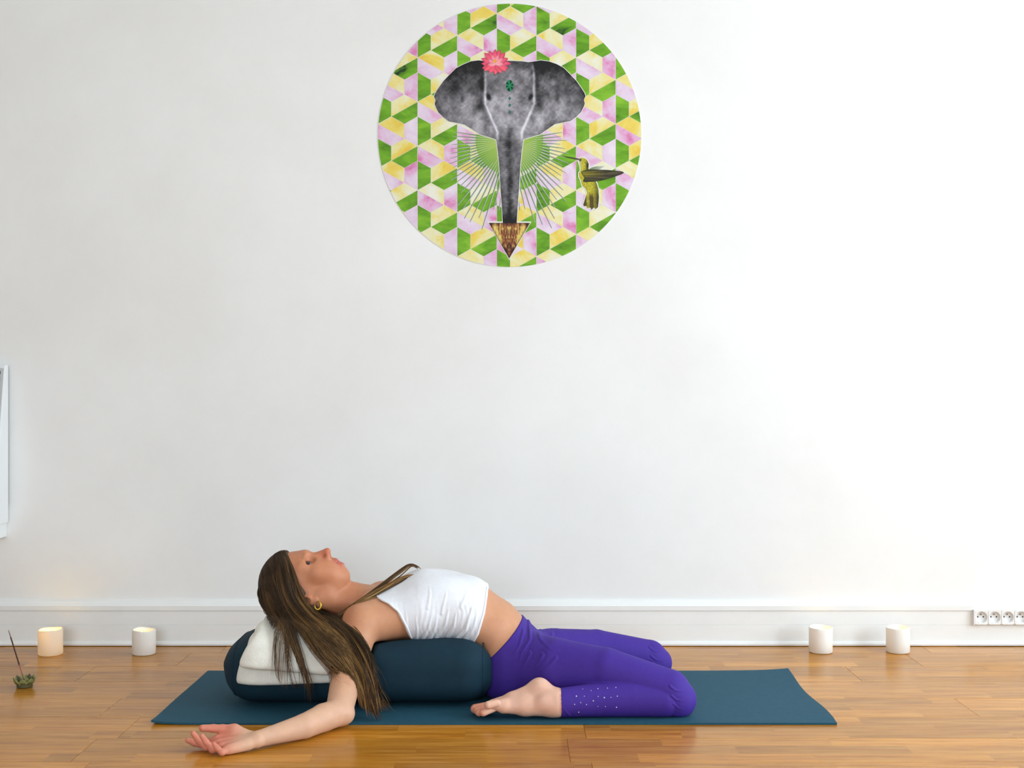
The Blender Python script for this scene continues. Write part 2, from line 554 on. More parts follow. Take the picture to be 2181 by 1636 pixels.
# palm fan behind the trunk
V, Fc, C = [], [], []
def fan_quad(pts, cols, lift=.0007):
    b = len(V)
    V.extend(WP(x, y, lift) for x, y in pts); C.extend(cols); Fc.append(tuple(range(b, b + len(pts))))
g0, g1 = (168, 205, 78), (120, 170, 70)
fc = (1085, 300)
nray = 47
for i in range(nray):
    a = math.radians(-9 + 198 * i / (nray - 1))
    dg = math.degrees(a)
    ln = (132 + 58 * math.exp(-((abs(dg - 90) - 24) / 26) ** 2)) * random.uniform(.9, 1.1)
    if 75 < math.degrees(a) < 105: ln = 150
    if math.degrees(a) < 12 or math.degrees(a) > 168: ln *= .9
    w = .034
    da, db = a - w, a + w
    mid = lambda r, t: (fc[0] + r * math.cos(t), fc[1] + r * math.sin(t))
    # green web near the centre, then a light / dark split blade
    fan_quad([mid(8, da), mid(72, da), mid(72, a), mid(8, a)], [(196, 216, 110), (150, 190, 92), (120, 165, 75), (176, 206, 90)])
    fan_quad([mid(8, a), mid(72, a), mid(72, db), mid(8, db)], [(176, 206, 90), (96, 140, 66), (128, 172, 80), (186, 210, 100)])
    fan_quad([mid(72, da), mid(ln, a - .006), mid(ln, a), mid(72, a)], [(205, 220, 175), (214, 218, 208), (150, 155, 150), (150, 170, 140)])
    fan_quad([mid(72, a), mid(ln, a), mid(ln, a + .004), mid(72, a + w * .6)], [(92, 118, 88), (104, 108, 112), (120, 124, 126), (84, 104, 84)])
mesh_obj('palm_fan', V, Fc, M_VC, mural, smooth=False, colors=lin(C))

# elephant head
LEFT = [(1085, 475), (1071, 475), (1069, 440), (1066, 400), (1063, 350), (1060, 320), (1057, 298), (1050, 295), (1036, 291), (1022, 287), (1006, 276), (990, 266), (972, 262),
        (956, 259), (944, 250), (934, 240), (929, 230), (926, 222), (928, 214), (924.5, 206), (927, 199), (934, 188), (944, 174), (957, 160), (971, 146), (986, 138), (1003, 131), (1020, 129), (1032, 131), (1046, 133), (1060, 131), (1085, 130)]
ELE = LEFT + [(2170 - x + 1.5, y + (0 if x > 990 else -1)) for x, y in LEFT[::-1]]
HALO = [(1085.5 + (x - 1085.5) * 1.0, y) for x, y in ELE]
def offset_poly(poly, d):
    p = np.asarray(poly, float); n = len(p); o = []
    for i in range(n):
        t = p[(i + 1) % n] - p[i - 1]; t = t / (np.linalg.norm(t) + 1e-9)
        o.append(p[i] + d * np.array((-t[1], t[0])) * -1)
    return o
area = sum(ELE[i][0] * ELE[(i + 1) % len(ELE)][1] - ELE[(i + 1) % len(ELE)][0] * ELE[i][1] for i in range(len(ELE)))
halo = offset_poly(ELE, 1.3 if area > 0 else -1.3)
painted('elephant_outline', halo, 2.5, lambda x, y, d: np.tile((236, 234, 226.), (len(x), 1)), .0010)
def ele_col(x, y, d):
    m = np.abs(x - 1085.5)                       # mirrored half
    g = 116 + 52 * (vn(x, y, 11, 1) - .5) + 34 * (vn(x, y, 4.1, 2) - .5) + 46 * (vn(x, y, 26, 3) - .5) + 20 * (vn(x + y, y * .4, 2.2, 5) - .5)
    ear = np.clip((m - 44) / 12, 0, 1)
    g += ear * (36 * np.clip((y - 205) / 45, -1, 1) - 4)
    g -= 62 * np.clip((162 - y) / 28, 0, 1) * np.clip((m - 28) / 20, 0, 1)          # dark upper ear band
    g -= 40 * np.exp(-d / 7.0) * ear
    g += 34 * gauss(m, y, 96, 218, 20, 16) - 72 * gauss(m, y, 62, 224, 8, 15) + 34 * gauss(m, y, 66, 252, 9, 22) - 60 * gauss(m, y, 101, 212, 5, 8) - 36 * gauss(m, y, 120, 190, 16, 12)
    g -= 60 * gauss(m, y, 58, 180, 6, 26)
    # skull
    sk = np.clip((50 - m) / 10, 0, 1) * np.clip((300 - y) / 30, 0, 1)
    g += sk * (6 + 40 * np.clip((y - 190) / 40, 0, 1))
    g -= 30 * np.clip((160 - y) / 24, 0, 1) * np.clip((44 - m) / 10, 0, 1)
    edge = 52 - 8 * np.clip((150 - y) / 20, 0, 1) - 26 * np.clip((y - 222) / 60, 0, 1)
    g += 88 * np.exp(-((m - edge) / 3.0) ** 2) * np.clip((y - 150) / 12, 0, 1) * np.clip((330 - y) / 50, 0, 1)
    g += 60 * np.exp(-((x - (1134 + (y - 133) * .12)) / 2.5) ** 2) * np.clip((165 - y) / 10, 0, 1)
    # eyes
    g += 34 * gauss(m, y, 44, 212, 10, 12)
    g -= 190 * gauss(m, y, 45 - (y - 207) * .25, 207, 4.8, 7.2)
    # trunk
    tr = np.clip((y - 262) / 20, 0, 1) * (m < 34)
    wdt = np.interp(y, [262, 300, 350, 400, 475], [32, 27, 22, 19, 14])
    q = np.clip(m / wdt, 0, 1)
    g += tr * (24 * np.cos((q - .62) * 3.4) - 18 + 13 * np.sin(y * 1.55 + .02 * m * m) * (1 - .5 * q))
    g -= tr * 34 * np.exp(-(m / 7.0) ** 2) * (.6 + .8 * vn(x, y, 6, 9))
    g -= 70 * np.clip((y - 425) / 45, 0, 1)
    g = np.clip(g, 30, 232)
    return np.stack([g * .985, g * .965, g * 1.0], 1)
painted('elephant_head', ELE, 1.55, ele_col, .0014)

# tip triangle with mirrored bronze streaks
TRI = [(1041, 475), (1129, 475), (1084.5, 551)]
def tri_col(x, y, d):
    m = np.abs(x - 1084.5)
    s = vn(m * 2.2, y * .35, 3.4, 21) * .75 + vn(m * 3, y * .6, 2.2, 22) * .4
    c0, c1, c2 = np.array((58, 36, 28.)), np.array((140, 78, 50.)), np.array((228, 205, 110.))
    t = np.clip(s * 1.5 - .28 + .35 * np.exp(-((m - 27) / 5) ** 2) - .4 * np.clip((y - 515) / 30, 0, 1) - .35 * (m > 36), 0, 1)[:, None]
    c = np.where(t < .5, c0 + (c1 - c0) * t * 2, c1 + (c2 - c1) * (t * 2 - 1))
    return c * (1 - .6 * np.exp(-d / 1.2))[:, None]
bm = bmesh.new(); bm.faces.new([bm.verts.new(WP(x, y, .0012)) for x, y in [(1038, 472), (1132, 472), (1084.5, 554)]])
bm_obj('triangle_outline', bm, M_PRINTW, mural)
painted('bronze_triangle', TRI, 1.4, tri_col, .0017)

# lotus blossom
V, Fc, C = [], [], []
PET = [0]
def petal(cx, cy, ang, ln, wd, c_in, c_out, lift):
    PET[0] += 1; lift = .0020 + PET[0] * .00006
    b = len(V); dx, dy = math.cos(ang), math.sin(ang)
    prof = [(0, .12), (.3, .75), (.55, 1), (.8, .62), (1, 0)]
    for t, w in prof:
        for s in (-1, 0, 1):
            V.append(WP(cx + dx * ln * t - dy * wd * w * s, cy + dy * ln * t + dx * wd * w * s, lift))
            cc = np.array(c_in) * (1 - t) + np.array(c_out) * t
            C.append(cc * (1.0 if s else 1.12) if s <= 0 else cc * .86)
    for i in range(4):
        for s in range(2):
            Fc.append((b + i * 3 + s, b + i * 3 + s + 1, b + i * 3 + s + 4, b + i * 3 + s + 3))
fx, fy = 1055, 136
b = len(V)
for i in range(20):
    V.append(WP(fx + 17 * math.cos(i * math.pi / 10), fy + 1 + 15 * math.sin(i * math.pi / 10), .0017)); C.append(np.array((216, 74, 104.)))
Fc.append(tuple(range(b, b + 20)))
for a, l, w in [(180, 30, 6), (0, 34, 6), (200, 32, 6.5), (-22, 30, 7), (225, 33, 6.5), (-48, 32, 6.5), (245, 31, 6), (-70, 32, 6), (270, 31, 6.5), (160, 30, 6.5), (22, 30, 6)]:
    petal(fx, fy, math.radians(a if a > 90 else a), l, w, (236, 120, 140), (214, 66, 98), .0020)
for a, l, w in [(90, 26, 7), (120, 26, 7), (62, 26, 7), (145, 30, 7), (38, 30, 7)]:
    petal(fx, fy - 2, math.radians(a), l, w, (226, 80, 110), (232, 96, 110), .0023)
for a, l, w in [(250, 22, 5), (285, 22, 5), (215, 20, 5), (320, 20, 5), (180, 17, 5), (0, 17, 5)]:
    petal(fx + 1, fy + 2, math.radians(a), l, w, (246, 170, 170), (236, 120, 140), .0026)
petal(fx - 3, fy - 1, math.radians(-60), 9, 3.4, (240, 170, 70), (238, 150, 60), .0029)
mesh_obj('lotus_blossom', V, Fc, M_VC, mural, smooth=False, colors=lin(np.clip(C, 0, 255)))

# emerald and the small stones under it
def gem_col(cx, cy, r):
    def fn(x, y, d):
        a = np.arctan2(y - cy, x - cx); q = np.hypot((x - cx) / r[0], (y - cy) / r[1])
        v = .55 + .35 * np.sign(np.sin(a * 6)) * (q > .45) + .35 * (q < .35)
        return np.stack([30 * v + 8, 120 * v + 30, 80 * v + 20], 1)
    return fn
def ellipse(cx, cy, rx, ry, n=28): return [(cx + rx * math.cos(2 * math.pi * i / n), cy + ry * math.sin(2 * math.pi * i / n)) for i in range(n)]
painted('emerald', ellipse(1085.5, 183, 8.2, 12.2), 1.0, gem_col(1085.5, 183, (8.2, 12.2)), .0018)
for yy in (210, 224.5, 239):
    V = [WP(1085.5 + dx, yy + dy, .0018) for dx, dy in ((-3.6, 0), (0, -3.8), (3.6, 0), (0, 4.2))]
    mesh_obj('small_stone', V, [(0, 1, 2, 3)], M_VC, mural, smooth=False, colors=lin([(70, 130, 112), (24, 50, 44), (70, 130, 112), (12, 34, 30)]))

# hummingbird
def bz(o, lst): return [(1210 + x / 10.9, 310 + y / 10.9) for x, y in lst]
BODY = bz(0, [(230, 300), (290, 285), (370, 290), (440, 340), (478, 430), (470, 540), (520, 620), (600, 760), (670, 900), (705, 1040), (715, 1200), (705, 1330), (690, 1440), (635, 1478), (590, 1440), (545, 1500), (515, 1440), (450, 1465), (415, 1400), (370, 1420), (350, 1380), (400, 1220), (440, 1090), (400, 1000), (325, 930), (290, 800), (250, 720), (250, 640), (290, 590), (280, 480), (250, 400)])
def body_col(x, y, d):
    bx, by = (x - 1210) * 10.9, (y - 310) * 10.9
    n = vn(x, y, 1.6, 31)
    c = np.array((186, 178, 52.)) * (.78 + .4 * n)[:, None]
    thr = (np.clip((330 - bx) / 90, 0, 1) * np.clip((620 - by) / 80, 0, 1))[:, None]
    c = c * (1 - thr) + np.array((222, 214, 200.)) * thr
    dk = (np.clip((by - 1080) / 120, 0, 1) * (.25 + .75 * (np.sin((bx - (by - 1080) * .05) / 26.0) > -.2)))[:, None] * .8
    c = c * (1 - dk) + np.array((62, 48, 34.)) * dk
    e = (np.clip((bx - 560) / 110, 0, 1) * np.clip((by - 600) / 200, 0, 1) * .6)[:, None]
    c = c * (1 - e) + np.array((70, 64, 24.)) * e
    c *= (1 - .75 * gauss(bx, by, 450, 480, 40, 120))[:, None]
    c *= (1 - .95 * gauss(bx, by, 280, 338, 26, 26))[:, None]
    return c
painted('bird_outline', offset_poly(BODY, 2.0), 1.5, lambda x, y, d: np.tile((236, 234, 226.), (len(x), 1)), .0012)
painted('hummingbird_body', BODY, .9, body_col, .0016)
WINGB = bz(0, [(470, 560), (560, 510), (660, 485), (850, 480), (790, 520), (700, 570), (560, 600)])
painted('hummingbird_far_wing', WINGB, 1.0, lambda x, y, d: np.stack([120 + (x - 1260) * 3, 135 + (x - 1260) * 2.6, 100 + (x - 1260) * 3.4], 1), .0015)
WING = bz(0, [(300, 610), (420, 565), (600, 560), (900, 570), (1130, 590), (1250, 605), (1300, 633), (1240, 670), (1100, 720), (950, 770), (800, 810), (640, 838), (400, 855), (340, 840), (380, 760), (330, 680)])
def wing_col(x, y, d):
    bx, by = (x - 1210) * 10.9, (y - 310) * 10.9
    s = np.sin((by - 600 - (bx - 500) * .1 * ((by - 700) / 100)) / 9.5)
    v = 74 + 16 * s + 20 * (vn(x, y, 1.5, 41) - .5)
    ol = np.clip(1 - np.abs(by - 660) / 110, 0, 1) * np.clip((900 - bx) / 500, 0, 1)
    c = np.stack([v * .95, v * .88, v * .62], 1) + ol[:, None] * np.array((70, 66, -10.))
    return c * (1 - .55 * np.exp(-d / 1.0))[:, None]
painted('hummingbird_wing', WING, .9, wing_col, .0020)
V = [WP(1193 + 0, 331.0, .0020), WP(1233, 338.2, .0020), WP(1233, 341.4, .0020), WP(1210, 336.4, .0020)]
mesh_obj('hummingbird_bill', V, [(0, 1, 2, 3)], M_VC, mural, smooth=False, colors=lin([(70, 60, 56)] * 4))

# ------------------------------------------------------------------ implicit-surface toolkit (smooth solids -> mesh)
FAR = 0.06
def smin(a, b, k):
    if k <= 1e-6: return np.minimum(a, b)
    h = np.clip(.5 + .5 * (b - a) / k, 0, 1)
    return b + (a - b) * h - k * h * (1 - h)
class Prim:
    def __init__(s, fn, lo, hi, k, op='u'):
        s.fn, s.lo, s.hi, s.k, s.op = fn, np.asarray(lo, float), np.asarray(hi, float), k, op
def seg(p0, p1, r0, r1, k=.02, n=None, f=1.0, op='u'):
    p0, p1 = np.asarray(p0, float), np.asarray(p1, float)
    b = p1 - p0; bb = b @ b + 1e-12
    if n is not None: n = np.asarray(n, float) / np.linalg.norm(n)
    def fn(x, y, z):
        ax, ay, az = x - p0[0], y - p0[1], z - p0[2]
        t = np.clip((ax * b[0] + ay * b[1] + az * b[2]) / bb, 0, 1)
        qx, qy, qz = ax - t * b[0], ay - t * b[1], az - t * b[2]
        q2 = qx * qx + qy * qy + qz * qz
        if n is not None and f != 1.0:
            qn = qx * n[0] + qy * n[1] + qz * n[2]
            q2 = np.maximum(q2 - qn * qn, 0) + (qn / f) ** 2
        return np.sqrt(q2) - (r0 + (r1 - r0) * t)
    m = max(r0, r1) * max(1, f) + (.03 + k) * max(1, f)
    return Prim(fn, np.minimum(p0, p1) - m, np.maximum(p0, p1) + m, k, op)
def chain(pts, radii, k=.015, n=None, f=1.0):
    return [seg(pts[i], pts[i + 1], radii[i], radii[i + 1], k, n, f) for i in range(len(pts) - 1)]
def ell(c, r, k=.02, R=None, op='u'):
    c, r = np.asarray(c, float), np.asarray(r, float)
    R = np.eye(3) if R is None else np.asarray(R, float)        # rows = local axes
    def fn(x, y, z):
        dx, dy, dz = x - c[0], y - c[1], z - c[2]
        a = dx * R[0, 0] + dy * R[0, 1] + dz * R[0, 2]
        b = dx * R[1, 0] + dy * R[1, 1] + dz * R[1, 2]
        e = dx * R[2, 0] + dy * R[2, 1] + dz * R[2, 2]
        k0 = np.sqrt((a / r[0]) ** 2 + (b / r[1]) ** 2 + (e / r[2]) ** 2)
        k1 = np.sqrt((a / r[0] ** 2) ** 2 + (b / r[1] ** 2) ** 2 + (e / r[2] ** 2) ** 2) + 1e-9
        return k0 * (k0 - 1) / k1
    m = r.max() + .03 + k
    return Prim(fn, c - m, c + m, k, op)
def combine(v, p, d):
    if p.op == 'u': return smin(v, d, p.k)
    return -smin(-v, d, p.k)                                    # smooth subtraction
def eval_pts(prims, pts):
    x, y, z = pts[:, 0], pts[:, 1], pts[:, 2]
    v = np.full(len(pts), FAR)
    for p in prims: v = combine(v, p, p.fn(x, y, z))
    return v
def eval_grid(prims, xs, ys, zs):
    val = np.full((len(xs), len(ys), len(zs)), FAR, np.float32)
    for p in prims:
        i0, i1 = np.searchsorted(xs, p.lo[0]), np.searchsorted(xs, p.hi[0])
        j0, j1 = np.searchsorted(ys, p.lo[1]), np.searchsorted(ys, p.hi[1])
        k0, k1 = np.searchsorted(zs, p.lo[2]), np.searchsorted(zs, p.hi[2])
        if i1 <= i0 or j1 <= j0 or k1 <= k0: continue
        d = p.fn(xs[i0:i1, None, None], ys[None, j0:j1, None], zs[None, None, k0:k1])
        val[i0:i1, j0:j1, k0:k1] = combine(val[i0:i1, j0:j1, k0:k1], p, d)
    return val
def surface(val, xs, ys, zs):
    """naive surface nets; returns verts, quads, normals"""
    h = xs[1] - xs[0]
    s = val < 0
    mn = s[:-1, :-1, :-1].astype(np.int8)
    for a, b, c in ((1, 0, 0), (0, 1, 0), (0, 0, 1), (1, 1, 0), (1, 0, 1), (0, 1, 1), (1, 1, 1)):
        mn += s[a:s.shape[0] - 1 + a, b:s.shape[1] - 1 + b, c:s.shape[2] - 1 + c]
    act = (mn > 0) & (mn < 8)
    I = np.stack(np.nonzero(act), 1)
    idx = np.full(act.shape, -1, np.int32); idx[act] = np.arange(len(I))
    co = [(a, b, c) for a in (0, 1) for b in (0, 1) for c in (0, 1)]
    cv = {c: val[I[:, 0] + c[0], I[:, 1] + c[1], I[:, 2] + c[2]].astype(float) for c in co}
    acc = np.zeros((len(I), 3)); cnt = np.zeros(len(I))
    for a in co:
        for ax in range(3):
            if a[ax]: continue
            b = list(a); b[ax] = 1; b = tuple(b)
            va, vb = cv[a], cv[b]
            m = (va < 0) != (vb < 0)
            t = np.where(m, va / np.where(m, va - vb, 1), 0)
            p = np.zeros((len(I), 3)) + np.array(a, float)
            p[:, ax] = t
            acc[m] += p[m]; cnt[m] += 1
    off = acc / cnt[:, None]
    V = np.stack([xs[0] + (I[:, 0] + off[:, 0]) * h, ys[0] + (I[:, 1] + off[:, 1]) * h, zs[0] + (I[:, 2] + off[:, 2]) * h], 1)
    # trilinear gradient
    fx, fy, fz = off[:, 0], off[:, 1], off[:, 2]
    g = lambda a, b, c: cv[(a, b, c)]
    nx = (1-fy)*(1-fz)*(g(1,0,0)-g(0,0,0)) + fy*(1-fz)*(g(1,1,0)-g(0,1,0)) + (1-fy)*fz*(g(1,0,1)-g(0,0,1)) + fy*fz*(g(1,1,1)-g(0,1,1))
    ny = (1-fx)*(1-fz)*(g(0,1,0)-g(0,0,0)) + fx*(1-fz)*(g(1,1,0)-g(1,0,0)) + (1-fx)*fz*(g(0,1,1)-g(0,0,1)) + fx*fz*(g(1,1,1)-g(1,0,1))
    nz = (1-fx)*(1-fy)*(g(0,0,1)-g(0,0,0)) + fx*(1-fy)*(g(1,0,1)-g(1,0,0)) + (1-fx)*fy*(g(0,1,1)-g(0,1,0)) + fx*fy*(g(1,1,1)-g(1,1,0))
    Nn = np.stack([nx, ny, nz], 1); Nn /= np.linalg.norm(Nn, axis=1)[:, None] + 1e-12
    Q = []
    for ax in range(3):
        sl0 = [slice(None)] * 3; sl1 = [slice(None)] * 3
        sl0[ax] = slice(0, -1); sl1[ax] = slice(1, None)
        ch = s[tuple(sl0)] != s[tuple(sl1)]
        o1, o2 = [(1, 2), (2, 0), (0, 1)][ax]
        J = np.stack(np.nonzero(ch), 1)
        ok = (J[:, o1] > 0) & (J[:, o2] > 0) & (J[:, o1] < act.shape[o1]) & (J[:, o2] < act.shape[o2])
        J = J[ok]
        ins = s[J[:, 0], J[:, 1], J[:, 2]]
        def cell(d1, d2):
            K = J.copy(); K[:, o1] -= d1; K[:, o2] -= d2
            return idx[K[:, 0], K[:, 1], K[:, 2]]
        q = np.stack([cell(1, 1), cell(0, 1), cell(0, 0), cell(1, 0)], 1)
        q[~ins] = q[~ins][:, ::-1]
        Q.append(q[(q >= 0).all(1)])
    return V, np.concatenate(Q), Nn
def solid(prims, lo, hi, h, post=None, holes=()):
    xs, ys, zs = [np.arange(lo[i], hi[i] + h, h) for i in range(3)]
    val = eval_grid(prims, xs, ys, zs)
    if post is not None: val = post(val, xs[:, None, None], ys[None, :, None], zs[None, None, :]).astype(np.float32)
    V, Q, Nn = surface(val, xs, ys, zs)
    if len(holes):
        c = V[Q].mean(1); drop = np.zeros(len(Q), bool)
        for a, b in holes: drop |= ((c > np.asarray(a)) & (c < np.asarray(b))).all(1)
        Q = Q[~drop]
        used = np.unique(Q); mp = np.full(len(V), -1); mp[used] = np.arange(len(used))
        V, Nn, Q = V[used], Nn[used], mp[Q]
    return V, Q, Nn
def sstep(a, b, x):
    t = np.clip((x - a) / (b - a), 0, 1); return t * t * (3 - 2 * t)

# ------------------------------------------------------------------ the figure
DM = 3.685                                     # depth of the body's mid plane
Yv = (0, 1, 0)
def mir(p): q = np.array(p, float); q[1] = 2 * DM - q[1]; return q

# --- torso
S = {k: P(*v) for k, v in dict(pelvis=(1106, 1402, DM), waist=(1050, 1336, DM), rib=(985, 1297, DM), chest=(905, 1291, DM), upper=(835, 1303, DM), neckb=(792, 1296, DM)).items()}
TORSO = [
    seg(S['pelvis'], S['waist'], .093, .082, .03, Yv, 1.56),
    seg(S['waist'], S['rib'], .082, .092, .010, Yv, 1.48),
    seg(S['rib'], S['chest'], .092, .101, .008, Yv, 1.44),
    seg(S['chest'], S['upper'], .101, .083, .010, Yv, 1.50),
    seg(S['upper'], S['neckb'], .080, .052, .016, Yv, 1.25),
]
BUST = []
for sd in (-1, 1):
    BUST.append(ell(P(945, 1262, DM) + np.array((0, sd * .068, 0)), (.062, .055, .044), .035))
# --- shoulders and arms
sh = P(770, 1330, 3.54); el0 = P(722, 1517, 3.323); el = np.array((el0[0], el0[1], max(el0[2], .041)))
upm = P(742, 1425, 3.455)
fom = P(648, 1547, 3.213); wr = P(548, 1575, 3.13)
def arm(m):
    t = (lambda p: p) if not m else mir
    pr = [seg(t(P(838, 1305, DM - .045)), t(sh), .066, .050, .035),
          seg(t(P(800, 1283, DM - .05)), t(sh + np.array((0, .02, .012))), .040, .040, .03),
          seg(t(P(868, 1310, DM - .10)), t(sh), .052, .046, .03)]
    pr += [seg(t(sh), t(upm), .050, .0435, .012), seg(t(upm), t(el), .0435, .036, .005)]
    pr += [seg(t(el + np.array((.016, -.004, -.004))), t(el), .026, .027, .012)]
    pr += [seg(t(el), t(el * .55 + fom * .45 + np.array((0, 0, .002))), .036, .0360, .006), seg(t(el * .55 + fom * .45 + np.array((0, 0, .002))), t(fom), .0360, .0315, .004), seg(t(fom), t(wr), .0315, .0200, .004)]
    return pr
ARM_N, ARM_F = arm(False), arm(True)
def hand(m):
    t = (lambda p: np.asarray(p)) if not m else mir
    H = lambda *a: t(P(*a))
    im, mm, rm, pm = (464, 1574, 3.137), (467, 1582, 3.115), (473, 1590, 3.095), (482, 1598, 3.076)
    pr = [seg(H(548, 1571, 3.142), H(*im), .0135, .0112, .010), seg(H(546, 1574, 3.133), H(*mm), .0140, .0112, .010), seg(H(546, 1577, 3.125), H(*rm), .0140, .0112, .010), seg(H(547, 1580, 3.118), H(*pm), .0130, .0112, .010)]
    pr += [seg(H(530, 1567, 3.146), H(499, 1557, 3.152), .0125, .0165, .010), seg(H(499, 1557, 3.152), H(474, 1553, 3.15), .0160, .0112, .008)]
    pr += [seg(H(526, 1588, 3.106), H(490, 1596, 3.082), .0120, .0118, .010)]
    kf = .0035
    pr += chain([H(474, 1553, 3.15), H(454, 1551.5, 3.145), H(431, 1551, 3.135)], [.0112, .0098, .0085], kf)
    pr += chain([H(*im), H(432, 1586, 3.128), H(414, 1583, 3.130), H(400, 1577, 3.133)], [.0098, .0088, .0078, .0066], kf)
    pr += chain([H(*mm), H(439, 1592, 3.102), H(422, 1577, 3.104), H(411.5, 1562, 3.106)], [.0100, .0088, .0078, .0066], kf)
    pr += chain([H(*rm), H(453, 1597, 3.080), H(439, 1581, 3.082), H(430, 1568, 3.084)], [.0098, .0085, .0075, .0064], kf)
    pr += chain([H(*pm), H(473, 1603, 3.060), H(463, 1594, 3.062), H(456, 1585.5, 3.064)], [.0092, .0078, .0068, .0058], kf)
    return pr
HAND_N, HAND_F = hand(False), hand(True)

# --- head (own frame: u towards the nose, v towards the crown, w towards the viewer)
HE = P(664, 1259.5, 3.67)
yaw, pit = math.radians(7), math.radians(5.7)
u0 = np.array((math.sin(pit), 0, math.cos(pit))); v0 = np.array((-math.cos(pit), 0, math.sin(pit))); w0 = np.array((0, -1.0, 0))
U = u0 * math.cos(yaw) + w0 * math.sin(yaw); Wd = w0 * math.cos(yaw) - u0 * math.sin(yaw); Vv = v0
HR = np.stack([U, Vv, Wd])
def h(u, v, w=0.0): return HE + u * U + v * Vv + w * Wd
CRAN = ell(h(.014, .047), (.095, .094, .073), .02, HR)
HEAD = [CRAN,
        ell(h(.052, -.005), (.058, .078, .060), .02, HR),
        ell(h(.060, .048), (.048, .050, .060), .02, HR),                 # forehead
        ell(h(.052, -.056), (.042, .038, .040), .024, HR)]                # muzzle block
for sd in (-1, 1):
    HEAD += [seg(h(.012, -.048, .046 * sd), h(.050, -.083, .018 * sd), .017, .015, .024),       # jaw line
             seg(h(.005, -.005, .056 * sd), h(.012, -.050, .047 * sd), .016, .017, .02),
             ell(h(.072, -.014, .040 * sd), (.020, .020, .021), .026, HR),                         # cheekbone
             ell(h(.066, -.044, .030 * sd), (.022, .028, .020), .030, HR),                         # cheek
             seg(h(.103, .027, .010 * sd), h(.084, .027, .046 * sd), .0100, .0100, .024)]          # brow
HEAD += [seg(h(.0575, -.0885), h(.0595, -.0870), .0150, .0150, .016, Wd, 1.25)]                          # chin
for sd in (-1, 1):
    HEAD += [ell(h(.108, .008, .031 * sd), (.019, .014, .017), .010, HR, op='s')]                  # orbit
    HEAD += [ell(h(.0835, .0105, .0325 * sd), (.0138, .0138, .0150), .005, HR)]                      # lids over the eyeball
    HEAD += [ell(h(.0965, .0105, .0365 * sd), (.0125, .0076, .0155), .0018, HR, op='s')]              # lid opening
HEAD += [seg(h(.103, .010), h(.122, -.032), .0075, .0090, .010, Wd, 1.05),
         ell(h(.1235, -.0365), (.0100, .0090, .0098), .006, HR)]                                     # nose bridge, tip
for sd in (-1, 1):
    HEAD += [ell(h(.1065, -.0395, .0110 * sd), (.0105, .0068, .0058), .008, HR),
             ell(h(.1125, -.0475, .0068 * sd), (.0058, .0045, .0034), .002, HR, op='s')]
for sd in (-1, 1):
    HEAD += [seg(h(.0970, -.0615, 0), h(.0880, -.0600, .018 * sd), .0072, .0040, .007),
             seg(h(.0850, -.0795, 0), h(.0785, -.0720, .017 * sd), .0085, .0050, .007)]
for sd in (-1, 1):
    HEAD += [seg(h(.1075, -.0705, 0), h(.0800, -.0640, .0255 * sd), .0030, .0020, .002, op='s')]     # mouth line
# ears
for sd in (-1, 1):
    HEAD += [ell(h(-.006, .004, .0760 * sd), (.017, .029, .0090), .006, HR),
             ell(h(-.003, .004, .0850 * sd), (.009, .016, .0065), .003, HR, op='s'),
             ell(h(-.002, -.023, .0750 * sd), (.0095, .0095, .0060), .005, HR),
             ell(h(.0075, -.004, .0780 * sd), (.0040, .0065, .0045), .003, HR)]
NECK = [seg(P(800, 1293, DM), P(706, 1268, 3.672), .054, .049, .022, Yv, 1.05),
        seg(P(790, 1280, DM - .02), h(-.01, -.035, .055), .020, .022, .02),
        seg(P(772, 1272, DM), P(716, 1258, 3.675), .032, .028, .02)]
# --- pelvis, legs, feet
def leg(m):
    t = (lambda p: p) if not m else (lambda p: mir(p) * np.array((1, 1, .77)))
    q_ = .93 if m else 1.0
    hip, th1, th2, kn, kb = P(1115, 1415, 3.605), P(1185, 1422, 3.535), P(1290, 1428, 3.478), P(1424, 1472, 3.440), P(1441, 1489, 3.437)
    th = [seg(t(hip), t(th1), .092 * q_, .079 * q_, .03), seg(t(th1), t(th2), .079 * q_, .0590 * q_, .004), seg(t(th2), t(kn), .0590 * q_, .0555 * q_, .004), seg(t(kn), t(kb), .0555 * q_, .051 * q_, .004),
          ell(t(P(1080, 1432, 3.625)), (.080, .085, .085), .04)]
    k2, c1, c2, an = P(1412, 1489, 3.425), P(1345, 1487, 3.428), P(1270, 1491, 3.418), P(1192, 1497, 3.400)
    sn = [seg(t(k2), t(c1), .047, .0490, .002), seg(t(c1), t(c2), .0490, .0425, .002), seg(t(c2), t(an), .0425, .0355, .002)]
    return th, sn
TH_N, SN_N = leg(False); TH_F, SN_F = leg(True)
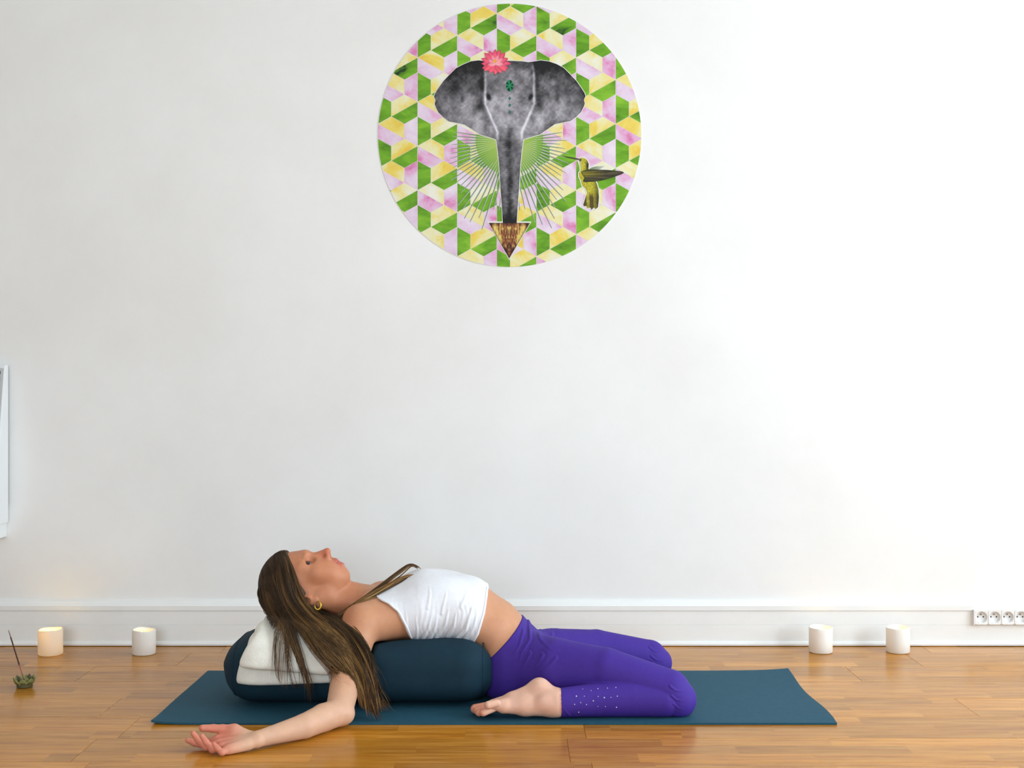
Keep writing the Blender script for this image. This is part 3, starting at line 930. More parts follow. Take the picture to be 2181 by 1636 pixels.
def foot(m):
    t = (lambda p: np.asarray(p)) if not m else mir
    A = lambda *a: t(P(*a))
    pr = [seg(A(1192, 1497, 3.400), A(1178, 1498, 3.398), .0345, .034, .006),
          seg(A(1178, 1492, 3.402), A(1149, 1467, 3.418), .031, .0275, .018),
          seg(A(1178, 1500, 3.395), A(1118, 1503, 3.395), .033, .0270, .014),
          seg(A(1149, 1469, 3.418), A(1092, 1490, 3.412), .0255, .0200, .018),
          seg(A(1118, 1502, 3.395), A(1072, 1504, 3.385), .0270, .0190, .012),
          seg(A(1092, 1492, 3.410), A(1050, 1503, 3.415), .0200, .0170, .012),
          seg(A(1072, 1503, 3.380), A(1047, 1501, 3.372), .0170, .0120, .010),
          ell(A(1158, 1496, 3.374), (.014, .010, .013), .018)]
    kf = .0012
    for (bx, by, bd, tx, ty, td, r0, r1) in [(1058, 1498, 3.366, 1040, 1502, 3.358, .0100, .0108), (1052, 1509, 3.376, 1029, 1518, 3.366, .0092, .0102), (1050, 1507, 3.393, 1020, 1518, 3.384, .0092, .0102),
                                            (1050, 1505, 3.410, 1016, 1514, 3.404, .0098, .0102), (1050, 1503, 3.430, 1012, 1510, 3.426, .0130, .0128)]:
        pr.append(seg(A(bx, by, bd), A(tx, ty, td), r0, r1, kf))
    return pr
FT_N, FT_F = foot(False), foot(True)

BODY_PRIMS = TORSO + BUST + ARM_N + ARM_F + NECK + HEAD + TH_N + TH_F + SN_N + SN_F + HAND_N + HAND_F + FT_N + FT_F

def floor_clamp(val, X, Y, Z):
    """flesh flattens where it rests on mat or floor"""
    on_mat = (Y > 3.352) & (Y < 3.958)
    base = np.where(on_mat, .0068, .0006)
    return -smin(-val, Z - base + 0 * X, .006)

hb = ((-.80, 3.50, .175), (-.445, 3.86, .47))              # head box
nb_ = ((-.83, 3.02, -.01), (-.60, 3.20, .085))             # near hand box
fb = ((-.13, 3.30, -.01), (.12, 3.46, .13))                # near foot box
def shrink(b, d): return (np.asarray(b[0]) + d, np.asarray(b[1]) - d)
parts = [solid(BODY_PRIMS, (-.84, 3.0, -.012), (.53, 4.36, .37), .004, floor_clamp, [shrink(hb, .004), shrink(nb_, .004), shrink(fb, .004)]),
         solid(BODY_PRIMS, hb[0], hb[1], .0014),
         solid(BODY_PRIMS, nb_[0], nb_[1], .0014, floor_clamp),
         solid(BODY_PRIMS, fb[0], fb[1], .0018, floor_clamp)]
bv, bq, bn = [], [], []; o_ = 0
for v_, q_, n_ in parts:
    bv.append(v_); bq.append(q_ + o_); bn.append(n_); o_ += len(v_)
bv, bq, bn = np.concatenate(bv), np.concatenate(bq), np.concatenate(bn)
# skin tint by region (lips, fingers, soles, cheeks)
base = np.array((206, 148, 112.))
skin = np.tile(base, (len(bv), 1))
def blend(col, w): 
    global skin
    w = np.clip(w, 0, 1)[:, None]; skin = skin * (1 - w) + np.array(col, float) * w
def dist_to(p): return np.linalg.norm(bv - np.asarray(p), axis=1)
blend((198, 128, 92), .8 * sstep(-.40, -.47, bv[:, 0]) * (bv[:, 2] > .18))                             # face and neck
blend((218, 172, 142), sstep(3.46, 3.36, bv[:, 1]) * (bv[:, 0] < -.4) * sstep(.16, .06, bv[:, 2]))       # forearm
blend((214, 128, 104), .9 * sstep(-.655, -.72, bv[:, 0]) * (bv[:, 2] < .085) * (bv[:, 1] < 3.25))        # hand
blend((228, 180, 156), 1.0 * (bv[:, 0] > -.12) * (bv[:, 0] < .13) * (bv[:, 2] < .125) * (bv[:, 1] < 3.47))  # foot
blend((214, 138, 112), .8 * sstep(-.062, -.085, bv[:, 0]) * (bv[:, 0] > -.13) * (bv[:, 2] < .06) * (bv[:, 1] < 3.47))
loc = (bv - HE) @ HR.T
inface = (bv[:, 0] < -.445) & (bv[:, 2] > .18)
lip = np.exp(-((loc[:, 1] + .0705) / .0145) ** 4 - (loc[:, 2] / .021) ** 4) * (loc[:, 0] > .0765) * inface
blend((186, 92, 82), .75 * lip)
blend((206, 112, 88), .6 * np.exp(-((loc[:, 0] - .125) / .016) ** 2 - ((loc[:, 1] + .03) / .02) ** 2) * inface)
blend((150, 96, 64), .55 * np.exp(-((loc[:, 1] - .0285) / .0042) ** 2) * np.exp(-((np.abs(loc[:, 2]) - .030) / .014) ** 4) * sstep(.06, .08, loc[:, 0]) * inface)
lash = np.exp(-((loc[:, 0] - .091) / .012) ** 2) * np.exp(-((np.abs((loc[:, 1] - .0105)) - .0062) / .0020) ** 2) * (np.abs(np.abs(loc[:, 2]) - .034) < .012) * inface
for sd in (1, -1):
    rim = ell(h(.0965, .0105, .0365 * sd), (.0125, .0076, .0155), 0, HR).fn(bv[:, 0], bv[:, 1], bv[:, 2])
    blend((64, 40, 32), .85 * np.exp(-(rim / .0013) ** 2) * (loc[:, 0] > .078) * inface * (loc[:, 1] > .008))
    blend((120, 72, 56), .6 * np.exp(-(rim / .0013) ** 2) * (loc[:, 0] > .078) * inface)

pfloor = P(1100, 1500, DM)
person = empty('person', (float(S['pelvis'][0]), DM, .007), 'person in white top and purple leggings lying back over a bolster, knees folded', 'person')
M_SKIN = vcol_mat('skin', .5, .35, var=.05, vscale=45, bump=.05, bscale=900, sss=.12)
body = mesh_obj('body', bv, bq, M_SKIN, person, colors=lin(skin), normals=bn)

# eyes
M_EYE = vcol_mat('eye', .12, .6)
for sd in (1, -1):
    c = h(.0825, .0105, .0325 * sd)
    gaze = U * .90 + Vv * .16 + Wd * (.40 if sd > 0 else .1); gaze /= np.linalg.norm(gaze)
    V, Fc, Cc = [], [], []
    a1 = np.cross(gaze, Vv); a1 /= np.linalg.norm(a1); a2 = np.cross(a1, gaze)
    for i in range(33):
        th = math.pi * i / 32
        for j in range(24):
            ph = 2 * math.pi * j / 24
            V.append(c + .0124 * (gaze * math.cos(th) + math.sin(th) * (a1 * math.cos(ph) + a2 * math.sin(ph))))
            Cc.append((10, 9, 10) if i < 3 else ((58, 50, 52) if i < 7 else (226, 216, 208)))
    for i in range(32):
        for j in range(24): Fc.append((i * 24 + j, i * 24 + (j + 1) % 24, (i + 1) * 24 + (j + 1) % 24, (i + 1) * 24 + j))
    mesh_obj('eye', V, Fc, M_EYE, person, colors=lin(Cc))

# --- clothes grown from the same solids
M_TOP = simple('white_cotton', (236, 236, 240), .85, .2, var=.03, vscale=60, bump=.35, bscale=420, bdist=.0015)
M_LEG = simple('purple_jersey', (68, 43, 142), .72, .25, var=.06, vscale=90, bump=.2, bscale=700, bdist=.001)
def curve(x, xp, fp): return np.interp(x, xp, fp)
XH_Z, XH_X = [.16, .20, .26, .30, .40], [-.1145, -.094, -.076, -.070, -.062]
XA_Z, XA_X = [.15, .175, .23, .270, .292, .310, .36], [-.278, -.286, -.302, -.322, -.352, -.402, -.44]
def top_cut(X, Y, Z):
    w = np.abs(Y - DM)
    hem = X - (np.interp(Z, XH_Z, XH_X))                                  # beyond the hem is positive
    arm_ = np.interp(Z, XA_Z, XA_X) - X
    neck_ = (-.298 - np.clip((w - .0) / .075, 0, 1) ** 2 * .11) - X
    mixw = np.maximum(sstep(.058, .086, w) + 0 * Z, sstep(.255, .225, Z) + 0 * w)
    front = arm_ * mixw + neck_ * (1 - mixw)
    return hem, front
def ridges(folds, X, Z):
    # folds: (polyline in the side plane [(x, z)...], height, width); height fades towards the last point
    out = np.zeros(np.broadcast(X, Z).shape)
    for pl, amp, wd in folds:
        best = np.full(out.shape, 9.0); tt = np.zeros(out.shape); n = len(pl) - 1
        for i in range(n):
            (x0, z0), (x1, z1) = pl[i], pl[i + 1]
            bx, bz = x1 - x0, z1 - z0
            t = np.clip(((X - x0) * bx + (Z - z0) * bz) / (bx * bx + bz * bz), 0, 1)
            dd = np.hypot(X - x0 - t * bx, Z - z0 - t * bz)
            m = dd < best
            best = np.where(m, dd, best); tt = np.where(m, (i + t) / n, tt)
        w = wd * (1 - .45 * tt)
        out += amp * np.exp(-(best / w) ** 2) * (1 - tt ** 2) - amp * .35 * np.exp(-((best - 2.0 * w) / w) ** 2) * (1 - tt)
    return out
def XZ(px, py, d): q = P(px, py, d); return (q[0], q[2])
def cropfold(lst, sc, ox, oy, d): return [XZ(ox + x / sc, oy + y / sc, d) for x, y in lst]
TOP_FOLDS = [(cropfold(l, 4.957, 800, 1180, 3.55), a, w) for l, a, w in [
    ([(430, 930), (445, 780), (430, 620)], .0018, .0035), ([(500, 910), (560, 780), (590, 680)], .0032, .0036), ([(575, 910), (635, 770), (655, 640)], .0036, .0038),
    ([(645, 910), (735, 760), (775, 560)], .0042, .0042), ([(765, 900), (825, 770), (855, 590)], .0040, .0042), ([(860, 930), (955, 800), (1010, 600), (1040, 520)], .0048, .0048),
    ([(930, 960), (1030, 800), (1085, 560)], .0030, .0045), ([(700, 620), (740, 450), (745, 380)], .0014, .0040), ([(560, 560), (575, 420), (560, 330)], .0012, .004), ([(900, 560), (960, 430), (960, 340)], .0012, .0045), ([(330, 860), (340, 700), (320, 560)], .0012, .0035)]]
LEG_FOLDS = [(cropfold(l, 4.04, 980, 1300, 3.56), a, w) for l, a, w in [
    ([(600, 150), (600, 235), (530, 330), (500, 420)], .0034, .0042), ([(545, 190), (505, 290), (440, 380)], .0022, .0036), ([(650, 150), (690, 230), (800, 300)], .0026, .0050),
    ([(600, 330), (560, 400), (510, 490)], .0030, .0036), ([(705, 330), (660, 400), (610, 480)], .0028, .0036), ([(815, 345), (760, 400), (680, 480)], .0026, .0040)]] + \
    [(cropfold(l, 4.04, 980, 1300, 3.40), a, w) for l, a, w in [([(1800, 640), (1850, 680), (1930, 690)], .0022, .0030), ([(1810, 720), (1860, 760), (1930, 770)], .0020, .0028), ([(1830, 790), (1870, 830), (1920, 850)], .0016, .0026), ([(940, 890), (900, 840), (885, 800)], .0012, .003)]]
def top_post(val, X, Y, Z):
    # loose cotton: gathers low on the flank, bagging at the front hem
    fold = ridges(TOP_FOLDS, X, Z)
    fine = np.sin(X * 2 * math.pi / .0135 + 2.4 * np.sin(Z * 31 + X * 23) + 1.2 * np.sin(Z * 90)) * .00055 * sstep(.32, .25, Z) * (.5 + .5 * np.sin(X * 61 + Z * 12))
    d = val - .0050 - fold - fine - .003 * sstep(-.13, -.07, X) * sstep(.26, .31, Z)
    hem, front = top_cut(X, Y, Z)
    d = -smin(-d, -(hem + 0 * d) , .003); d = -smin(-d, -(front * .75 + 0 * d), .003)
    return d
tv, tq, tn = solid(TORSO + BUST + [ARM_N[0], ARM_N[2], ARM_F[0], ARM_F[2]], (-.46, 3.46, .12), (-.04, 3.92, .40), .0026, top_post)
top = mesh_obj('tank_top', tv, tq, M_TOP, person, normals=tn)

wp0, wp1 = P(1108, 1317, DM), P(1036, 1409, DM - .12)
wdir = (wp1 - wp0); wdir[1] = 0; wdir /= np.linalg.norm(wdir); wn = np.array((wdir[2], 0, -wdir[0])); 
if wn[0] > 0: wn = -wn                                                     # points towards the head
def leg_post(val, X, Y, Z):
    cr = ridges(LEG_FOLDS, X, Z)
    d = val - .0032 - cr
    side = (X - wp0[0]) * wn[0] + (Z - wp0[2]) * wn[2]
    side = side + .10 * np.clip(np.abs(Y - DM) - .02, 0, .2) ** 1 * .0
    d = -smin(-d, -(side + 0 * d), .003)
    on_mat = .0070
    return -smin(-d, Z - on_mat + 0 * X, .004)
def cuffed(p):
    return Prim(lambda x, y, z: -smin(-p.fn(x, y, z), -(.1325 - x + 0 * (y + z)), .004), p.lo, p.hi, p.k)
lv, lq, ln = solid([TORSO[0], TORSO[1]] + TH_N + TH_F + [cuffed(p) for p in SN_N + SN_F], (-.09, 3.33, -.002), (.53, 4.05, .27), .0030, leg_post)
leggings = mesh_obj('leggings', lv, lq, M_LEG, person, normals=ln)

# ------------------------------------------------------------------ bolster and folded blanket (both dented by the body resting on them)
BX0, BX1, BYC = P(486, 1430, 3.58)[0], P(1052, 1430, 3.60)[0], 3.645
def bolster_d(X, Y, Z):
    e = .10
    hx = (BX1 - BX0) / 2; cx = (BX0 + BX1) / 2
    qx = np.maximum(np.abs(X - cx) - (hx - e), 0) / e                          # rounded ends
    ry, rz = .174, .094
    c = .1005
    A_, B_, p_ = np.abs((Y - BYC) / ry) + 1e-6, np.abs((Z - c) / rz) + 1e-6, 2.9
    q = (A_ ** p_ + B_ ** p_) ** (1 / p_)
    g_ = np.sqrt((q ** (1 - p_) * A_ ** (p_ - 1) / ry) ** 2 + (q ** (1 - p_) * B_ ** (p_ - 1) / rz) ** 2)
    rr = np.sqrt(np.clip(1 - (qx * .80) ** 2.4, 0, 1)) if False else 1 - .44 * np.clip(qx, 0, 2) ** 2.8
    return (q - rr) / np.maximum(g_, 4.0) + np.maximum(np.abs(X - cx) - hx, 0) * .6
DENT = TORSO[1:4] + ARM_N + ARM_F + [TH_N[3], TH_F[3], TORSO[0]] + TH_N[:1] + TH_F[:1]
def bol_post(val, X, Y, Z):
    d = bolster_d(X, Y, Z)
    d = -smin(-d, val - .0065, .010)
    return -smin(-d, Z - .0070 + 0 * d, .008)
v_, q_, n_ = solid(DENT, (BX0 - .02, BYC - .20, -.004), (BX1 + .02, BYC + .20, .215), .0042, bol_post)
bolster = empty('bolster', ((BX0 + BX1) / 2, BYC, .007), 'long dark teal bolster cushion lying under the reclining person', 'bolster')
M_BOL = simple('teal_cotton', (17, 46, 60), .8, .25, var=.08, vscale=30, bump=.25, bscale=500, bdist=.001)
mesh_obj('cushion', v_, q_, M_BOL, bolster, normals=n_)
# piped seam round each end
for xe, sgn in ((BX0 + .030, 1), (BX1 - .030, -1)):
    pts = []
    for a in np.linspace(0, 2 * math.pi, 81):
        ca, sa = math.cos(a), math.sin(a)
        lo_, hi_ = .02, .2
        for _ in range(30):
            m_ = (lo_ + hi_) / 2
            d = bolster_d(np.array(xe), np.array(BYC + ca * m_ * 1.3), np.array(.1005 + sa * m_))
            if d < 0: lo_ = m_
            else: hi_ = m_
        pts.append((xe, BYC + ca * m_ * 1.3, max(.1005 + sa * m_, .0095)))
    V, Fc = tube(pts, .0022, 6, closed_ends=False)
    mesh_obj('piping', V, Fc, M_BOL, bolster)

def blanket_post(val, X, Y, Z):
    db = bolster_d(X, Y, Z)
    zt = np.clip((Z - .07) / .17, 0, 1)
    x0 = P(503, 1430, 3.50)[0] + .055 * zt ** 1.5 + .004 * np.sin(Y * 60)
    x1 = -.485 - .01 * zt
    wob = .0028 * np.sin(X * 34 + Y * 9) + .002 * np.sin(X * 71 + 1.3)
    zlow = np.where(Y < BYC, .083 + .004 * np.sin(X * 13 + 1), .10)
    zup = np.where(Y < BYC, .122 + .012 * np.sin((X + .80) * 7.5 + 1.9) , .13)
    l1 = np.abs(db - .0115 - wob * .5) - .0110
    l1 = -smin(-l1, -(zlow - Z + 0 * l1), .016)
    l2 = np.abs(db - .0350 - wob) - .0130
    l2 = -smin(-l2, -(zup - Z + 0 * l2), .020)
    l2 = -smin(-l2, -((x0 + .004) - X + 0 * l2), .018)
    l1 = -smin(-l1, -(x0 - X + 0 * l1), .012)
    d = smin(l1, l2, .003)
    d = -smin(-d, -(X - x1 + 0 * d), .016)
    return -smin(-d, val - .002, .012)
v_, q_, n_ = solid([CRAN] + NECK + HEAD[1:4] + TORSO[3:] + ARM_N + ARM_F, (-.86, BYC - .26, .03), (-.43, BYC + .26, .30), .0036, blanket_post)
M_BLK = simple('cream_wool', (242, 238, 226), .95, .1, var=.05, vscale=40, bump=.6, bscale=260, bdist=.003)
bl = mesh_obj('folded_blanket', v_, q_, M_BLK, normals=n_)
tag(bl, 'cream wool blanket folded in layers on the bolster under the head', 'blanket')

# ------------------------------------------------------------------ hair
def hair_cap(val, X, Y, Z):
    a = (X - HE[0]) * U[0] + (Y - HE[1]) * U[1] + (Z - HE[2]) * U[2]
    b = (X - HE[0]) * Vv[0] + (Y - HE[1]) * Vv[1] + (Z - HE[2]) * Vv[2]
    w = (X - HE[0]) * Wd[0] + (Y - HE[1]) * Wd[1] + (Z - HE[2]) * Wd[2]
    ph = np.arctan2(w, b - .02) * 26 + a * 25
    d = val - .0125 - .0011 * np.sin(ph + 2 * np.sin(a * 60)) - .0006 * np.sin(ph * 2.7 + a * 40)
    cut = (.86 * a - .0070 - b) / 1.32 + .004 * np.sin(w * 90)
    # soft centre parting
    d = d + .003 * np.exp(-(w / .006) ** 2) * sstep(.0, .06, a)
    return -smin(-d, -(cut + 0 * d), .010)
v_, q_, n_ = solid([CRAN, ell(h(-.03, .01), (.062, .07, .066), .03, HR), ell(h(-.048, -.03), (.03, .05, .05), .03, HR)], (-.80, 3.54, .17), (-.50, 3.80, .46), .0024, hair_cap)
def hair_cols(n_): return None
locv = (v_ - HE) @ HR.T
tw = np.clip(.35 + .35 * np.sin(np.arctan2(locv[:, 2], locv[:, 1] - .02) * 31 + locv[:, 0] * 40) + .2 * RNG.standard_normal(len(v_)) * .3, 0, 1)[:, None]
HC0, HC1, HC2, HC3 = np.array((54, 40, 26.)), np.array((92, 66, 38.)), np.array((136, 98, 54.)), np.array((178, 138, 82.))
def hair_material():
    k = N('hair')
    a = k.n('ShaderNodeAttribute'); a.attribute_name = 'Col'
    k.l(a.outputs['Color'], k.b.inputs['Base Color'])
    k.b.inputs['Roughness'].default_value = .58
    k.b.inputs['Specular IOR Level'].default_value = .35
    return k.m
M_HAIR = hair_material()
hv, hf, hc = [v_], [q_], [lin(HC0 * (1 - tw) + HC1 * tw)]
hoff = len(v_)
def cap_fn(x, y, z):
    a = (x - HE[0]) * U[0] + (y - HE[1]) * U[1] + (z - HE[2]) * U[2]
    b = (x - HE[0]) * Vv[0] + (y - HE[1]) * Vv[1] + (z - HE[2]) * Vv[2]
    return np.maximum(CRAN.fn(x, y, z) - .0135, (.86 * a - .0125 - b) / 1.32)
def blanket_fn(x, y, z):
    return np.maximum(np.maximum(bolster_d(x, y, z) - .060, x + .45), .080 - z)
PUSH = HEAD + NECK + TORSO + BUST + ARM_N + [Prim(cap_fn, (-1, 3, 0), (0, 4.5, 1), .004), Prim(blanket_fn, (-1, 3, 0), (0, 4.5, 1), .004)]
def strands(guides, count, spread, r0, r1, npt=22, light=(0.0, 1.0), off=.002, seed=0, clump=8, push=True, fan=0.0, lmin=.82, lmax=1.0):
    """hair strands interpolated between neighbouring guide curves"""
    global hoff
    rs = np.random.default_rng(seed)
    G = [catmull([P(*p) if len(p) == 3 else p for p in g], npt) for g in guides]
    t = np.linspace(0, 1, npt)
    pts_all, rad_all, col_all = [], [], []
    ncl = max(1, count // clump)
    cl_s = rs.random(ncl) * (len(G) - 1) if len(G) > 1 else np.zeros(ncl)
    cl_o = rs.standard_normal((ncl, 3)) * spread
    cl_len = rs.uniform(lmin, lmax, ncl)
    cl_tone = rs.random(ncl)
    cl_ph = rs.uniform(0, 6.28, (ncl, 2))
    for i in range(count):
        c = i % ncl
        s = cl_s[c] + (rs.standard_normal() * .05 if len(G) > 1 else 0)
        s = min(max(s, 0), len(G) - 1 - 1e-4) if len(G) > 1 else 0
        a = int(s); f = s - a
        g = G[a] * (1 - f) + G[a + 1] * f if len(G) > 1 else G[0].copy()
        L = cl_len[c] * rs.uniform(.94, 1.0)
        tt = t * L * (npt - 1); ii = np.minimum(tt.astype(int), npt - 2); ff = (tt - ii)[:, None]
        g = g[ii] * (1 - ff) + g[ii + 1] * ff
        env = (.35 + .65 * np.sin(np.pi * np.clip(t * 1.15, 0, 1)) ** .8)[:, None]
        g = g + cl_o[c] * env + rs.standard_normal(3) * spread * .28 * env + fan * (t[:, None] ** 2) * rs.standard_normal(3) * np.array((1, .35, .3))
        amp = spread * 1.4
        g[:, 0] += amp * np.sin(t * 9 + cl_ph[c, 0]) * t
        g[:, 1] += amp * .6 * np.sin(t * 7 + cl_ph[c, 1]) * t
        pts_all.append(g)
        rad_all.append((r0 + (r1 - r0) * t) * np.where(t > .9, np.clip((1.02 - t) / .12, .12, 1), 1))
        tone = np.clip(light[0] + (light[1] - light[0]) * t * (.55 + .45 * cl_tone[c]) + (cl_tone[c] - .5) * .5 + rs.standard_normal() * .10, 0, 1)[:, None]
        col = np.where(tone < .5, HC0 + (HC1 - HC0) * tone * 2, np.where(tone < .78, HC1 + (HC2 - HC1) * (tone - .5) / .28, HC2 + (HC3 - HC2) * (tone - .78) / .22))
        col_all.append(col)
    A = np.array(pts_all); m = len(A)
    flat = A.reshape(-1, 3)
    if push:
        for _ in range(7):
            d = eval_pts(PUSH, flat)
            bad = d < off
            if not bad.any(): break
            p = flat[bad]; e = .0015
            g = np.stack([eval_pts(PUSH, p + np.eye(3)[j] * e) - eval_pts(PUSH, p - np.eye(3)[j] * e) for j in range(3)], 1)
            g /= np.linalg.norm(g, axis=1)[:, None] + 1e-9
            g = g * .8 + np.array((0, -1.1, .25)); g /= np.linalg.norm(g, axis=1)[:, None] + 1e-9
            flat[bad] = p + g * np.minimum(off - d[bad], .02)[:, None] * (1 + .6 * rs.random(bad.sum())[:, None])
        A = flat.reshape(A.shape)
        for _ in range(2): A[:, 1:-1] = .5 * A[:, 1:-1] + .25 * (A[:, :-2] + A[:, 2:])
        flat = A.reshape(-1, 3)
        flat[:, 2] = np.maximum(flat[:, 2], .0085)
    A = flat.reshape(A.shape)
    # three-sided tapering tubes
    T = np.gradient(A, axis=1); T /= np.linalg.norm(T, axis=2)[..., None] + 1e-12
    ref = np.array((.31, .9, .27)); ref /= np.linalg.norm(ref)
    u = np.cross(T, ref); u /= np.linalg.norm(u, axis=2)[..., None] + 1e-9
    w = np.cross(T, u)
    R = np.array(rad_all)[..., None]
    ring = [A + R * (math.cos(q) * u + math.sin(q) * w) for q in (0.5, 0.5 + 2.094, 0.5 + 4.189)]
    V = np.stack(ring, 2).reshape(-1, 3)                       # strand, point, 3
    base = (np.arange(m)[:, None] * npt + np.arange(npt - 1)[None]) * 3
    Q = []
    for j in range(3):
        k = (j + 1) % 3
        Q.append(np.stack([base + j, base + k, base + 3 + k, base + 3 + j], -1).reshape(-1, 4))
    hv.append(V); hf.append(np.concatenate(Q) + hoff); hoff += len(V)
    hc.append(lin(np.repeat(np.clip(np.array(col_all), 0, 255).reshape(-1, 3), 3, axis=0)))
GF = [(606, 1180, 3.655), (616, 1206, 3.60), (624, 1233, 3.582), (630, 1258, 3.574), (643, 1292, 3.560), (686, 1332, 3.528), (738, 1380, 3.466), (774, 1416, 3.412), (788, 1472, 3.378), (798, 1538, 3.365)]
G1 = [(600, 1181, 3.665), (606, 1215, 3.597), (613, 1250, 3.572), (625, 1288, 3.560), (662, 1326, 3.530), (702, 1366, 3.490), (742, 1406, 3.440), (766, 1450, 3.398), (776, 1492, 3.38), (786, 1530, 3.37)]
G2 = [(590, 1186, 3.67), (590, 1220, 3.597), (596, 1255, 3.572), (606, 1292, 3.560), (632, 1330, 3.535), (667, 1372, 3.505), (706, 1408, 3.460), (738, 1436, 3.415), (758, 1466, 3.39), (772, 1500, 3.38)]
G3 = [(578, 1195, 3.67), (577, 1230, 3.60), (585, 1265, 3.576), (598, 1300, 3.562), (617, 1340, 3.538), (632, 1380, 3.445), (645, 1415, 3.425), (654, 1447, 3.415), (658, 1475, 3.420), (655, 1508, 3.425)]
G4 = [(566, 1215, 3.67), (560, 1248, 3.61), (567, 1283, 3.588), (582, 1310, 3.574), (597, 1332, 3.550), (601, 1356, 3.540), (594, 1374, 3.535), (600, 1386, 3.534), (616, 1388, 3.534)]
GB = [(640, 1290, 3.60), (676, 1312, 3.59), (712, 1326, 3.555), (748, 1350, 3.485), (776, 1392, 3.425), (790, 1440, 3.39), (797, 1500, 3.372), (806, 1544, 3.362)]
strands([GF, G1, G2], 420, .0045, .0022, .0012, light=(.05, .45), seed=21, clump=4, lmin=.7, off=.001)
strands([GB], 120, .006, .0022, .0012, light=(0, .4), seed=22, clump=4, lmin=.7, off=.001)
strands([GF, G1, G2], 1500, .0060, .0008, .0005, light=(.16, 1.0), seed=1, clump=12)
strands([G1, G2], 400, .0055, .0008, .0005, light=(.14, .75), seed=2, lmin=.6)
strands([G2, G3], 60, .0045, .0009, .0005, light=(.14, .6), seed=12, lmin=.45)
strands([G3], 60, .0035, .0010, .0005, light=(.25, .70), seed=3, fan=.006, lmin=.7)
strands([G3, G4], 80, .0045, .0009, .0005, light=(.15, .5), seed=4)
strands([GB], 420, .0085, .0010, .0006, light=(.0, .85), seed=5)
strands([GF], 60, .006, .0009, .0004, light=(.3, 1.0), seed=6, fan=.020)
strands([G2, G3, G4], 420, .0035, .0009, .0007, light=(.14, .35), seed=31, clump=6, lmin=.28, lmax=.42)
G5 = [(556, 1240, 3.67), (551, 1262, 3.63), (556, 1290, 3.60), (568, 1312, 3.585), (580, 1326, 3.57)]
strands([G4, G5], 200, .003, .0009, .0006, light=(.1, .3), seed=32, clump=6, lmin=.6, lmax=.9)
# locks lying over the shoulder and chest, and one loose on the bolster
C0 = [(722, 1308, 3.56), (758, 1285, 3.565), (792, 1262, 3.595), (822, 1240, 3.635), (850, 1220, 3.66), (872, 1203, 3.68), (884, 1205, 3.685), (896, 1213, 3.69)]
C1 = [(724, 1312, 3.555), (762, 1288, 3.56), (800, 1266, 3.58), (838, 1245, 3.615), (868, 1229, 3.64), (893, 1227, 3.645), (911, 1224, 3.65)]
strands([C1], 230, .0052, .0010, .0006, light=(.60, .85), seed=7, clump=10, lmin=.93)
strands([C0], 110, .0034, .0009, .0005, light=(.5, .75), seed=8, clump=8, lmin=.93)
strands([[(786, 1372, 3.56), (812, 1386, 3.575), (845, 1390, 3.575), (884, 1379, 3.575)]], 26, .0045, .0008, .0004, light=(.3, .5), seed=9)
strands([[(780, 1420, 3.40), (795, 1440, 3.43), (806, 1462, 3.46), (812, 1490, 3.47), (822, 1524, 3.45)]], 30, .006, .0008, .0004, light=(.4, .9), seed=10, fan=.012)
hair = mesh_obj('hair', np.concatenate(hv), np.concatenate(hf), M_HAIR, person, colors=np.concatenate(hc))

# hoop earring
M_GOLD = simple('gold', (196, 160, 62), .3, .5, metal=.85, var=.15, vscale=300)
ec = P(677, 1290, 3.572)
pts = [ec + np.array((.0085 * math.cos(a), .003 * math.sin(a * .5), .0110 * math.sin(a))) for a in np.linspace(2.3, 2.3 - 2 * math.pi * .93, 40)]
rr_ = [.0010 + .0024 * math.sin(math.pi * i / 39) ** 1.2 for i in range(40)]
V, Fc = tube(pts, rr_, 10)
mesh_obj('earring', V, Fc, M_GOLD, person)

# bound edge of the top's arm hole and hem
from mathutils.bvhtree import BVHTree
tree_top = BVHTree.FromPolygons(tv.tolist(), tq.tolist())
def edge_line(fn, z0, z1, side, n=40):
    pts = []
    for z in np.linspace(z0, z1, n):
        x = fn(z)
        hit = tree_top.ray_cast(Vector((x, DM + side * .6, z)), Vector((0, -side, 0)))
        if hit[0] is not None and (hit[0].y - DM) * side > .02: pts.append(tuple(hit[0]))
    return pts
M_BIND = simple('white_binding', (240, 240, 243), .8, .2, bump=.2, bscale=600, bdist=.001)
for side in (-1, 1):
    p = edge_line(lambda z: float(np.interp(z, XA_Z, XA_X)) + .006, .19, .311, side)
    if len(p) > 6:
        V, Fc = tube(catmull(p[::3], 40), .0032, 6); mesh_obj('arm_binding', V, Fc, M_BIND, top)
    p = edge_line(lambda z: float(np.interp(z, XH_Z, XH_X)) - .005, .175, .33, side)
    if len(p) > 6:
        V, Fc = tube(catmull(p[::3], 40), .0026, 6); mesh_obj('hem', V, Fc, M_BIND, top)

